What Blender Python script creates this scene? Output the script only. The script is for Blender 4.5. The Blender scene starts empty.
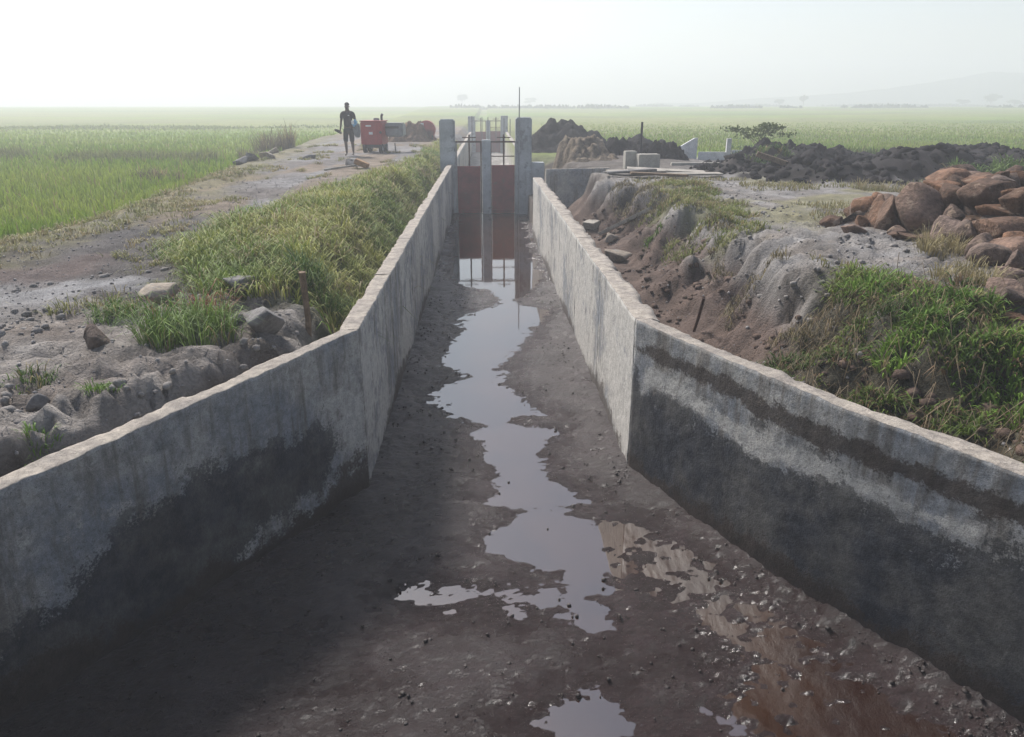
import bpy, bmesh, math, random
import numpy as np
from mathutils import Vector, Matrix, Quaternion
random.seed(7); RNG = np.random.default_rng(11)
SC = bpy.context.scene; COL = SC.collection

# ------------------------------------------------------------------ camera
F, CX, CY, EYE = 760.0, 512.0, 368.5, 3.2
PITCH = math.atan((CY-105)/F); YAW = math.atan((CX-487)/F*math.cos(PITCH))
FW = np.array([math.sin(YAW)*math.cos(PITCH), math.cos(YAW)*math.cos(PITCH), -math.sin(PITCH)])
RT = np.array([math.cos(YAW), -math.sin(YAW), 0]); UP = np.cross(RT, FW)
cam_d = bpy.data.cameras.new('camera'); cam = bpy.data.objects.new('camera', cam_d); COL.objects.link(cam)
cam.location = (0, 0, EYE); cam.rotation_euler = (math.pi/2-PITCH, 0, -YAW)
cam_d.sensor_width = 36; cam_d.lens = 36*F/1024; cam_d.clip_start = .05; cam_d.clip_end = 3000
SC.camera = cam

# ------------------------------------------------------------------ sky, sun, exposure
SUN_AZ, SUN_EL = math.radians(-32), math.radians(44)      # azimuth from +Y, negative to the left
world = bpy.data.worlds.new('World'); SC.world = world; world.use_nodes = True
wn = world.node_tree.nodes; wl = world.node_tree.links
sky = wn.new('ShaderNodeTexSky'); sky.sky_type = 'NISHITA'; sky.sun_disc = False
sky.sun_elevation = SUN_EL; sky.sun_rotation = SUN_AZ
sky.air_density = 1.0; sky.dust_density = 2.0; sky.ozone_density = 1.0
wl.new(sky.outputs[0], wn['Background'].inputs[0]); wn['Background'].inputs[1].default_value = .085
sun_d = bpy.data.lights.new('sun', 'SUN'); sun_d.energy = 4.2; sun_d.angle = math.radians(11); sun_d.color = (1, .96, .91)
sun = bpy.data.objects.new('sun', sun_d); COL.objects.link(sun)
SUN_DIR = Vector((math.sin(SUN_AZ)*math.cos(SUN_EL), math.cos(SUN_AZ)*math.cos(SUN_EL), math.sin(SUN_EL)))
sun.rotation_euler = (-SUN_DIR).to_track_quat('-Z', 'Y').to_euler(); sun.location = (-20, 30, 40)
SC.view_settings.view_transform = 'Standard'; SC.view_settings.look = 'None'
SC.view_settings.gamma = 1; SC.view_settings.exposure = 0.88
SC.render.engine = 'CYCLES'
SC.cycles.use_denoising = True
SC.cycles.max_bounces = 6; SC.cycles.volume_bounces = 2; SC.cycles.diffuse_bounces = 3; SC.cycles.glossy_bounces = 3
SC.cycles.transparent_max_bounces = 8
SC.cycles.sample_clamp_indirect = 6
HAZE_DENSITY, HAZE_G = 0.0052, 0.25

# ------------------------------------------------------------------ numeric helpers
def at(px, py, z=None, y=None):
    d = FW + RT*(px-CX)/F - UP*(py-CY)/F
    t = (z-EYE)/d[2] if z is not None else y/d[1]
    return np.array([0, 0, EYE]) + d*t
def smooth(a, b, x):
    t = np.clip((x-a)/(b-a), 0, 1); return t*t*(3-2*t)
def _h(i, j, k, s):
    n = (i*374761393 + j*668265263 + k*1274126177 + s*974634323) & 0xffffffff
    n = ((n ^ (n >> 13))*1274126177) & 0xffffffff
    n = ((n ^ (n >> 16))*2246822519) & 0xffffffff
    return ((n ^ (n >> 15)) & 0xffff)/65535.0
def noise(x, y, z=0.0, s=0):
    x, y, z = np.broadcast_arrays(np.asarray(x, float), np.asarray(y, float), np.asarray(z, float))
    xi, yi, zi = np.floor(x).astype(np.int64), np.floor(y).astype(np.int64), np.floor(z).astype(np.int64)
    fx, fy, fz = x-xi, y-yi, z-zi
    fx, fy, fz = [t*t*t*(t*(t*6-15)+10) for t in (fx, fy, fz)]
    r = 0
    for a in (0, 1):
        wa = fx if a else 1-fx
        for b in (0, 1):
            wb = fy if b else 1-fy
            for c in (0, 1):
                r = r + wa*wb*(fz if c else 1-fz)*_h(xi+a, yi+b, zi+c, s)
    return r
def fbm(x, y, z=0.0, o=4, s=0):
    r, a, t = 0, .5, 0
    for k in range(o):
        r = r + a*noise(np.asarray(x)*2**k+k*17.3, np.asarray(y)*2**k+k*9.1, np.asarray(z)*2**k, s+k); t += a; a *= .5
    return r/t           # 0..1
def worley(x, y, s=0):
    """F2-F1 and a random value per cell"""
    x, y = np.broadcast_arrays(np.asarray(x, float), np.asarray(y, float)); xi, yi = np.floor(x).astype(np.int64), np.floor(y).astype(np.int64)
    f1 = np.full(x.shape, 9.); f2 = np.full(x.shape, 9.); val = np.zeros(x.shape)
    for a in (-1, 0, 1):
        for b in (-1, 0, 1):
            i, j = xi+a, yi+b; px = i+_h(i, j, 0*i, s); py = j+_h(i, j, 0*i+1, s); d = np.hypot(px-x, py-y); v = _h(i, j, 0*i+2, s)
            new = d < f1; f2 = np.where(new, f1, np.minimum(f2, d)); val = np.where(new, v, val); f1 = np.where(new, d, f1)
    return f2-f1, val
def inpoly(x, y, P):
    x = np.asarray(x); ins = np.zeros(x.shape, bool); n = len(P)
    for i in range(n):
        x0, y0 = P[i]; x1, y1 = P[(i+1) % n]
        if y0 == y1: continue
        c = ((y0 > y) != (y1 > y)) & (x < (x1-x0)*(y-y0)/(y1-y0)+x0); ins ^= c
    return ins
def sdpoly(x, y, P):     # signed distance, positive inside
    x = np.asarray(x, float); d = np.full(x.shape, 1e9); n = len(P)
    for i in range(n):
        ax, ay = P[i]; bx, by = P[(i+1) % n]; ex, ey = bx-ax, by-ay
        t = np.clip(((x-ax)*ex+(y-ay)*ey)/(ex*ex+ey*ey+1e-12), 0, 1)
        d = np.minimum(d, np.hypot(x-ax-t*ex, y-ay-t*ey))
    return np.where(inpoly(x, y, P), d, -d)
def lerp(a, b, t): return a+(b-a)*t
def mixc(base, col, m):  # colour arrays
    return base*(1-m[..., None]) + np.array(col)*m[..., None]

# ------------------------------------------------------------------ materials
MATS = {}
def new_mat(name):
    m = bpy.data.materials.new(name); m.use_nodes = True; nt = m.node_tree
    return m, nt, nt.nodes['Principled BSDF']
def nd(nt, t, **kw):
    n = nt.nodes.new(t)
    for k, v in kw.items():
        if k.startswith('i_'): n.inputs[k[2:].replace('_', ' ')].default_value = v
        else: setattr(n, k, v)
    return n
def tex_noise(nt, scale, detail=4, rough=.6, coord=None):
    n = nd(nt, 'ShaderNodeTexNoise', i_Scale=scale, i_Detail=detail, i_Roughness=rough)
    if coord is not None: nt.links.new(coord, n.inputs['Vector'])
    return n
def ramp(nt, src, a, b, lo=0., hi=1.):
    r = nd(nt, 'ShaderNodeMapRange'); r.interpolation_type = 'SMOOTHSTEP'
    r.inputs['From Min'].default_value = a; r.inputs['From Max'].default_value = b
    r.inputs['To Min'].default_value = lo; r.inputs['To Max'].default_value = hi
    nt.links.new(src, r.inputs['Value']); return r.outputs[0]
def math_n(nt, op, a, b):
    n = nd(nt, 'ShaderNodeMath', operation=op)
    for i, v in enumerate((a, b)):
        if isinstance(v, (int, float)): n.inputs[i].default_value = v
        else: nt.links.new(v, n.inputs[i])
    return n.outputs[0]
def mix_n(nt, fac, a, b, mode='MIX'):
    n = nd(nt, 'ShaderNodeMix', data_type='RGBA', blend_type=mode)
    for i, v in ((0, fac), (6, a), (7, b)):
        if isinstance(v, (int, float)): n.inputs[i].default_value = v
        elif isinstance(v, tuple): n.inputs[i].default_value = v+(1,) if len(v) == 3 else v
        else: nt.links.new(v, n.inputs[i])
    return n.outputs[2]
def surf(name, col, rough=.8, ns=6., var=.35, bump=.4, bs=40., attr=None, metal=0, spec=.5, spots=None, dist=.02, local=False, rand=0.):
    """general rough surface: base colour (or Col attribute) times noise, with fine bump"""
    m, nt, p = new_mat(name); L = nt.links
    if local: co = nd(nt, 'ShaderNodeTexCoord').outputs['Object']
    else: co = nd(nt, 'ShaderNodeNewGeometry').outputs['Position']
    n1 = tex_noise(nt, ns, 5, .65, co); n2 = tex_noise(nt, bs, 4, .7, co)
    if attr:
        base = nd(nt, 'ShaderNodeVertexColor', layer_name=attr).outputs[0]
    else:
        c = nd(nt, 'ShaderNodeRGB'); c.outputs[0].default_value = tuple(col)+(1,); base = c.outputs[0]
    v = math_n(nt, 'ADD', ramp(nt, n1.outputs[0], .25, .75, 1-var, 1+var*.6), ramp(nt, n2.outputs[0], .25, .75, -var*.6, var*.5))
    cc = nd(nt, 'ShaderNodeCombineColor')
    for i in range(3): L.new(v, cc.inputs[i])
    out = mix_n(nt, 1.0, base, cc.outputs[0], 'MULTIPLY')
    if rand:
        oi = nd(nt, 'ShaderNodeObjectInfo').outputs['Random']; hs = nd(nt, 'ShaderNodeHueSaturation')
        L.new(ramp(nt, oi, 0, 1, 1-rand, 1+rand*.8), hs.inputs['Value']); L.new(ramp(nt, math_n(nt, 'FRACT', math_n(nt, 'MULTIPLY', oi, 7.3), 0), 0, 1, .65, 1.1), hs.inputs['Saturation']); L.new(out, hs.inputs['Color']); out = hs.outputs[0]
    if spots:
        n3 = tex_noise(nt, spots[1], 5, .7, co)
        out = mix_n(nt, ramp(nt, n3.outputs[0], spots[2], spots[2]+.06), out, spots[0])
    L.new(out, p.inputs['Base Color'])
    p.inputs['Roughness'].default_value = rough; p.inputs['Metallic'].default_value = metal
    p.inputs['Specular IOR Level'].default_value = spec
    b = nd(nt, 'ShaderNodeBump', i_Strength=bump, i_Distance=dist)
    L.new(n2.outputs[0], b.inputs['Height']); L.new(b.outputs[0], p.inputs['Normal'])
    MATS[name] = m; return m
surf('earth', (1, 1, 1), .95, 3, .35, .9, 45, attr='Col', spec=.15, dist=.05)
surf('dark_clods', (.021, .018, .02), .95, 5, .5, .9, 14, spec=.1, dist=.06)
surf('tan_clods', (.16, .125, .09), .95, 5, .5, .9, 14, spec=.2, dist=.06)
surf('brown_soil', (.13, .075, .045), .95, 5, .4, .8, 20, spec=.2)
surf('stone', (.150, .086, .056), .9, 4, .55, .9, 20, spec=.25, spots=((.22, .16, .118), 5., .58), dist=.04, rand=.38)
surf('stone_pale', (.30, .25, .2), .9, 7, .4, .6, 26, spec=.25, spots=((.2, .19, .18), 9., .55))
surf('stone_grey', (.17, .16, .155), .9, 7, .4, .6, 26, spec=.25)
surf('pillar_concrete', (.40, .42, .435), .85, 2.2, .3, .35, 40, spec=.3, spots=((.22, .23, .24), 2.5, .57))
surf('block_concrete', (.36, .34, .30), .9, 4, .25, .4, 40, spec=.3)
surf('pale_concrete', (.62, .62, .62), .9, 4, .25, .4, 30, spec=.3)
surf('red_paint', (.20, .026, .03), .55, 3, .4, .25, 60, spec=.4, spots=((.13, .04, .04), 5., .6))
surf('red_machine', (.34, .035, .04), .5, 3, .25, .15, 60, spec=.4, spots=((.30, .12, .10), 6., .62))
surf('rust', (.07, .035, .025), .8, 9, .5, .4, 70, spec=.3)
surf('galvanised', (.30, .31, .32), .6, 9, .3, .2, 70, metal=.3)
surf('dark_steel', (.03, .03, .033), .6, 9, .4, .3, 70)
surf('grey_paint', (.24, .25, .26), .6, 5, .25, .2, 50)
surf('rubber', (.02, .02, .02), .9, 20, .3, .4, 60, spec=.2)
surf('white_print', (.75, .75, .75), .6, 20, .1, .05, 60)
surf('wood', (.17, .12, .08), .9, 9, .4, .5, 30, spec=.2)
surf('wood_pale', (.34, .31, .27), .9, 6, .35, .5, 30, spec=.2)
surf('wood_brown', (.30, .17, .08), .85, 9, .3, .4, 30, spec=.2)
surf('wood_dark', (.07, .05, .04), .9, 9, .4, .5, 30, spec=.2)
surf('skin', (.06, .032, .022), .6, 20, .15, .05, 60, spec=.4)
surf('hair', (.008, .007, .007), .9, 60, .3, .5, 90)
surf('shirt', (.035, .03, .036), .9, 12, .3, .3, 40, spec=.1)
surf('shorts', (.022, .022, .026), .9, 12, .3, .3, 40, spec=.1)
surf('eye_white', (.5, .48, .45), .4, 20, .05, 0, 60)
surf('bag_blue', (.16, .42, .62), .7, 12, .3, .3, 40, spec=.3)
surf('cloth_grey', (.16, .17, .18), .9, 12, .3, .4, 40, spec=.1)
surf('shoe_black', (.012, .012, .013), .7, 12, .3, .3, 40)
surf('bark', (.07, .05, .035), .95, 9, .4, .8, 30, spec=.1)
surf('hill', (.035, .05, .03), .95, .02, .4, 0, .2, spec=0)
surf('mud_pebble', (.03, .020, .017), .6, 30, .5, .4, 60, spec=.5)
surf('pebble', (.27, .25, .24), .9, 30, .5, .3, 60, spec=.2)

def foliage(name, rough=.7, trans=.3):
    m, nt, p = new_mat(name); L = nt.links
    base = nd(nt, 'ShaderNodeVertexColor', layer_name='Col').outputs[0]
    L.new(base, p.inputs['Base Color']); p.inputs['Roughness'].default_value = rough
    p.inputs['Specular IOR Level'].default_value = .25
    t = nd(nt, 'ShaderNodeBsdfTranslucent'); L.new(base, t.inputs[0])
    mx = nd(nt, 'ShaderNodeMixShader'); mx.inputs[0].default_value = trans
    L.new(p.outputs[0], mx.inputs[1]); L.new(t.outputs[0], mx.inputs[2])
    L.new(mx.outputs[0], nt.nodes['Material Output'].inputs[0]); MATS[name] = m
foliage('foliage')

def wall_mat():
    """cast concrete with damp stains; masks in attribute Stain: R damp, G dark run marks, B pale lime, A rough mortar top"""
    m, nt, p = new_mat('channel_concrete'); L = nt.links
    co = nd(nt, 'ShaderNodeNewGeometry').outputs['Position']
    big, mid, fine = tex_noise(nt, 1.4, 6, .65, co), tex_noise(nt, 6, 6, .7, co), tex_noise(nt, 55, 5, .75, co)
    mp = nd(nt, 'ShaderNodeMapping'); mp.inputs['Scale'].default_value = (5, 5, .55); L.new(co, mp.inputs[0])
    streak = tex_noise(nt, 1.3, 5, .7, mp.outputs[0])
    st = nd(nt, 'ShaderNodeVertexColor', layer_name='Stain'); sep = nd(nt, 'ShaderNodeSeparateColor'); L.new(st.outputs[0], sep.inputs[0])
    c = mix_n(nt, ramp(nt, big.outputs[0], .38, .62), (.20, .21, .225), (.36, .34, .31))
    c = mix_n(nt, ramp(nt, streak.outputs[0], .46, .66, 0, .85), c, (.135, .118, .10))
    c = mix_n(nt, ramp(nt, mid.outputs[0], .50, .68, 0, .7), c, (.15, .142, .135))
    c = mix_n(nt, ramp(nt, fine.outputs[0], .56, .66, 0, .75), c, (.075, .07, .066))
    def masked(ch, amp, a, b):
        j = math_n(nt, 'ADD', math_n(nt, 'MULTIPLY', math_n(nt, 'SUBTRACT', mid.outputs[0], .5), amp), math_n(nt, 'MULTIPLY', math_n(nt, 'SUBTRACT', fine.outputs[0], .5), amp*.7))
        j = math_n(nt, 'ADD', j, math_n(nt, 'MULTIPLY', math_n(nt, 'SUBTRACT', big.outputs[0], .5), amp*.9))
        return ramp(nt, math_n(nt, 'ADD', ch, j), a, b)
    lime = masked(sep.outputs[2], .9, .45, .62)
    c = mix_n(nt, math_n(nt, 'MULTIPLY', lime, ramp(nt, fine.outputs[0], .52, .66, 1, .35)), c, (.42, .40, .37))
    damp = masked(sep.outputs[0], 1.0, .44, .58)
    dcol = mix_n(nt, ramp(nt, big.outputs[0], .4, .62), (.018, .021, .030), (.070, .067, .064))
    c = mix_n(nt, math_n(nt, 'MULTIPLY', damp, ramp(nt, mid.outputs[0], .35, .72, 1, .72)), c, dcol)
    run = masked(sep.outputs[1], .9, .45, .62)
    c = mix_n(nt, math_n(nt, 'MULTIPLY', run, .88), c, (.042, .030, .024))
    top = st.outputs[1]
    tcol = mix_n(nt, ramp(nt, mid.outputs[0], .35, .65), (.40, .35, .295), (.25, .22, .195))
    tcol = mix_n(nt, ramp(nt, fine.outputs[0], .55, .75, 0, .6), tcol, (.11, .095, .085))
    c = mix_n(nt, ramp(nt, top, .4, .6), c, tcol)
    grit = tex_noise(nt, 150, 4, .8, co); gv = math_n(nt, 'MULTIPLY', ramp(nt, grit.outputs[0], .3, .7, .72, 1.28), ramp(nt, tex_noise(nt, 17, 5, .75, co).outputs[0], .3, .7, .74, 1.22))
    gc = nd(nt, 'ShaderNodeCombineColor')
    for i in range(3): L.new(gv, gc.inputs[i])
    c = mix_n(nt, 1.0, c, gc.outputs[0], 'MULTIPLY')
    L.new(c, p.inputs['Base Color'])
    L.new(math_n(nt, 'SUBTRACT', .88, math_n(nt, 'MULTIPLY', damp, .40)), p.inputs['Roughness'])
    p.inputs['Specular IOR Level'].default_value = .4
    h = math_n(nt, 'ADD', math_n(nt, 'MULTIPLY', mid.outputs[0], .6), math_n(nt, 'MULTIPLY', fine.outputs[0], math_n(nt, 'ADD', .3, math_n(nt, 'MULTIPLY', top, .5))))
    b = nd(nt, 'ShaderNodeBump', i_Strength=.8, i_Distance=.03); L.new(h, b.inputs['Height']); L.new(b.outputs[0], p.inputs['Normal'])
    MATS['channel_concrete'] = m
wall_mat()

def mud_mat():
    m, nt, p = new_mat('mud'); L = nt.links
    co = nd(nt, 'ShaderNodeNewGeometry').outputs['Position']
    mp = nd(nt, 'ShaderNodeMapping'); mp.inputs['Scale'].default_value = (1, 1.35, 1); L.new(co, mp.inputs[0])
    big, mid, fine = tex_noise(nt, 1.3, 5, .6, co), tex_noise(nt, 8, 6, .7, mp.outputs[0]), tex_noise(nt, 60, 6, .8, mp.outputs[0])
    c = mix_n(nt, ramp(nt, big.outputs[0], .38, .62), (.026, .011, .009), (.056, .036, .035))
    c = mix_n(nt, ramp(nt, mid.outputs[0], .45, .68, 0, .8), c, (.022, .009, .007))
    c = mix_n(nt, ramp(nt, fine.outputs[0], .54, .66, 0, .9), c, (.006, .004, .004))
    c = mix_n(nt, ramp(nt, tex_noise(nt, 130, 4, .8, co).outputs[0], .56, .68, 0, .7), c, (.10, .075, .07))
    L.new(c, p.inputs['Base Color'])
    sx = nd(nt, 'ShaderNodeSeparateXYZ'); L.new(co, sx.inputs[0])
    lvl = math_n(nt, 'ADD', sx.outputs[2], math_n(nt, 'MULTIPLY', math_n(nt, 'SUBTRACT', mid.outputs[0], .5), .09))
    L.new(ramp(nt, lvl, .0, .07, .13, .42), p.inputs['Roughness'])
    p.inputs['Specular IOR Level'].default_value = 1.0
    h = math_n(nt, 'ADD', math_n(nt, 'MULTIPLY', mid.outputs[0], .45), math_n(nt, 'MULTIPLY', fine.outputs[0], .65))
    b = nd(nt, 'ShaderNodeBump', i_Strength=1.0, i_Distance=.055); L.new(h, b.inputs['Height']); L.new(b.outputs[0], p.inputs['Normal'])
    MATS['mud'] = m
mud_mat()
def water_mat():
    m, nt, p = new_mat('muddy_water'); L = nt.links
    co = nd(nt, 'ShaderNodeNewGeometry').outputs['Position']
    n = tex_noise(nt, 5, 3, .5, co)
    c = mix_n(nt, ramp(nt, tex_noise(nt, 1.1, 3, .5, co).outputs[0], .4, .6), (.020, .0065, .0025), (.034, .013, .005))
    L.new(c, p.inputs['Base Color']); p.inputs['Roughness'].default_value = .03
    p.inputs['IOR'].default_value = 2.5
    b = nd(nt, 'ShaderNodeBump', i_Strength=.05, i_Distance=.01); L.new(n.outputs[0], b.inputs['Height']); L.new(b.outputs[0], p.inputs['Normal'])
    MATS['muddy_water'] = m
water_mat()

# ------------------------------------------------------------------ object helpers
def props(o, label=None, cat=None, group=None, kind=None):
    if label: o['label'] = label
    if cat: o['category'] = cat
    if group: o['group'] = group
    if kind: o['kind'] = kind
    return o
def thing(name, loc=(0, 0, 0), rz=0., label=None, cat=None, group=None):
    o = bpy.data.objects.new(name, None); COL.objects.link(o); o.empty_display_size = .2
    o.location = loc; o.rotation_euler = (0, 0, rz); return props(o, label, cat, group)
def link_mesh(name, me, mat, parent=None, shade=False, loc=None):
    o = bpy.data.objects.new(name, me); COL.objects.link(o)
    if mat and not me.materials: me.materials.append(MATS[mat])
    if parent is not None: o.parent = parent
    if loc is not None: o.location = loc
    if shade:
        me.polygons.foreach_set('use_smooth', np.ones(len(me.polygons), bool))
    return o
class MB:
    def __init__(s): s.v = []; s.f = []
    def add(s, v, f):
        n = len(s.v); s.v += [tuple(map(float, q)) for q in v]; s.f += [tuple(i+n for i in q) for q in f]; return s
    def box(s, c, size, rot=None, taper=1.0):
        hx, hy, hz = [q/2 for q in size]
        P = [(-hx, -hy, -hz), (hx, -hy, -hz), (hx, hy, -hz), (-hx, hy, -hz)] + [(x*taper, y*taper, hz) for x, y in ((-hx, -hy), (hx, -hy), (hx, hy), (-hx, hy))]
        P = [Vector(q) for q in P]
        if rot is not None: P = [rot @ q for q in P]
        P = [q+Vector(c) for q in P]
        return s.add(P, [(3, 2, 1, 0), (4, 5, 6, 7), (0, 1, 5, 4), (1, 2, 6, 5), (2, 3, 7, 6), (3, 0, 4, 7)])
    def tube(s, pts, radii, n=8, caps=True):
        pts = [Vector(p) for p in pts]
        if isinstance(radii, (int, float)): radii = [radii]*len(pts)
        V = []; Fc = []; m = len(pts)
        for i, p in enumerate(pts):
            t = (pts[min(i+1, m-1)]-pts[max(i-1, 0)]).normalized()
            a = t.orthogonal().normalized() if i == 0 else (a-t*a.dot(t)).normalized()
            b = t.cross(a)
            V += [p+(a*math.cos(2*math.pi*k/n)+b*math.sin(2*math.pi*k/n))*radii[i] for k in range(n)]
        for i in range(m-1):
            for k in range(n): Fc.append((i*n+k, i*n+(k+1) % n, (i+1)*n+(k+1) % n, (i+1)*n+k))
        if caps: Fc += [tuple(range(n))[::-1], tuple(range((m-1)*n, m*n))]
        return s.add(V, Fc)
    def mesh(s, name='m', bevel=0, segs=2, rough=0., seed=0, cuts=0):
        me = bpy.data.meshes.new(name); me.from_pydata(s.v, [], s.f)
        if bevel or rough or cuts:
            bm = bmesh.new(); bm.from_mesh(me)
            if bevel:
                ed = [e for e in bm.edges if len(e.link_faces) == 2 and e.calc_face_angle(0) > .6]
                bmesh.ops.bevel(bm, geom=ed, offset=bevel, segments=segs, affect='EDGES', clamp_overlap=True)
            if cuts: bmesh.ops.subdivide_edges(bm, edges=[e for e in bm.edges if e.calc_length() > .12], cuts=cuts, use_grid_fill=True)
            if rough:
                r = random.Random(seed)
                for v in bm.verts: v.co += Vector((r.uniform(-1, 1), r.uniform(-1, 1), r.uniform(-1, 1)))*rough
            bm.normal_update(); bm.to_mesh(me); bm.free()
        return me
    def build(s, name, mat, parent=None, bevel=0, shade=False, **kw):
        return link_mesh(name, s.mesh(name, bevel, **kw), mat, parent, shade)
def grid_mesh(name, X, Y, Z, col=None, stain=None, mask=None, closed=False):
    """X,Y,Z (n,m) arrays -> quad sheet"""
    n, m = X.shape; V = np.stack([X, Y, Z], -1).reshape(-1, 3)
    i = np.arange(n*m).reshape(n, m)
    Q = np.stack([i[:-1, :-1], i[:-1, 1:], i[1:, 1:], i[1:, :-1]], -1).reshape(-1, 4)
    if mask is not None: Q = Q[mask[:-1, :-1].reshape(-1)]
    return np_mesh(name, V, Q, col.reshape(-1, 3) if col is not None else None, stain)
def np_mesh(name, V, Q, col=None, stain=None):
    me = bpy.data.meshes.new(name); k = Q.shape[1]
    me.vertices.add(len(V)); me.vertices.foreach_set('co', np.ascontiguousarray(V, np.float32).ravel())
    me.loops.add(Q.size); me.loops.foreach_set('vertex_index', Q.astype(np.int32).ravel())
    me.polygons.add(len(Q)); me.polygons.foreach_set('loop_start', np.arange(0, Q.size, k, dtype=np.int32))
    try: me.polygons.foreach_set('loop_total', np.full(len(Q), k, np.int32))
    except Exception: pass
    me.update(calc_edges=True); me.validate()
    for nm, arr in (('Col', col), ('Stain', stain)):
        if arr is None: continue
        a = me.color_attributes.new(nm, 'FLOAT_COLOR', 'POINT'); full = np.ones((len(V), 4), np.float32); full[:, :arr.shape[1]] = arr
        a.data.foreach_set('color', full.ravel())
    return me

# ------------------------------------------------------------------ the lie of the land
TH = .17                                     # wall thickness
def wall_l(y): y = np.asarray(y, float); return np.where(y > 5.98, -1.06, -1.06-.6*(5.98-y))
RPX = [2.0, 3.1, 4.5, 6.28]; RPY = [3.66, 2.9, 2.05, 1.26]
def wall_r(y): return np.where(np.asarray(y) > 6.28, 1.26-.009*np.clip(np.asarray(y)-6.28, 0, 13.5), np.interp(y, RPX, RPY))
def far_rise(x, y): return 1.25*smooth(60, 300, np.hypot(x, y))
PADDY_Y = [-5, 4, 10.4, 13.3, 24.5, 45, 100, 300]; PADDY_X = [-8.6, -7.8, -6.9, -6.5, -7.8, -9.6, -12, -22]
def paddy_x(y): return np.interp(y, PADDY_Y, PADDY_X)
CREST_Y = [2, 3, 4, 5, 5.8, 6.5, 7.6, 9.5, 11.4, 13.3, 15.9, 17, 19.5]; CREST_X = [5.2, 4.7, 4.2, 3.7, 3.35, 3.1, 3.0, 3.2, 3.4, 3.4, 3.1, 2.7, 2.6]
FOOT_Y = [2, 3, 4, 5, 6, 7, 8.5, 10, 13, 16, 19.5]; FOOT_X = [3.9, 3.1, 2.55, 2.2, 1.75, 1.95, 2.15, 2.2, 2.35, 1.95, 1.8]
PILE = [(4.45, 10.4), (4.85, 9.2), (4.75, 8.2), (4.7, 7.1), (4.3, 6.2), (3.95, 5.3), (3.9, 4.2), (8, 3.5), (13, 8), (12, 13.5), (8.5, 13.2), (6, 12.2)]
DARK = [(5.2, 20.5), (6.4, 16.8), (8.2, 15.6), (9.4, 16.4), (12, 17.2), (17, 18), (24, 20), (27, 27), (18.5, 27.2), (12.5, 27.2), (9.5, 26), (7, 24)]
VERGE = [(-3.6, 8.3), (-3.9, 10.68), (-3.5, 12.7), (-2.75, 17.6), (-2.1, 23.6), (-2.0, 40), (-1.25, 40), (-1.25, 23.6), (-1.25, 14.7), (-1.25, 10.2), (-1.22, 6.3), (-1.35, 6.0), (-1.55, 6.1), (-2.0, 6.9), (-2.9, 7.6)]
WEEDS = [(2.62, 6.5), (3.2, 7.0), (3.9, 6.9), (4.2, 5.9), (4.0, 5.2), (4.9, 4.3), (5.2, 3.0), (3.7, 2.6), (2.8, 3.6), (2.25, 4.7), (2.0, 5.5), (2.3, 6.1)]
CRESTG = [(3.05, 9.6), (3.0, 12.6), (3.15, 15.0), (3.7, 16.6), (4.5, 16.2), (4.1, 13), (3.7, 9.8)]
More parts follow.
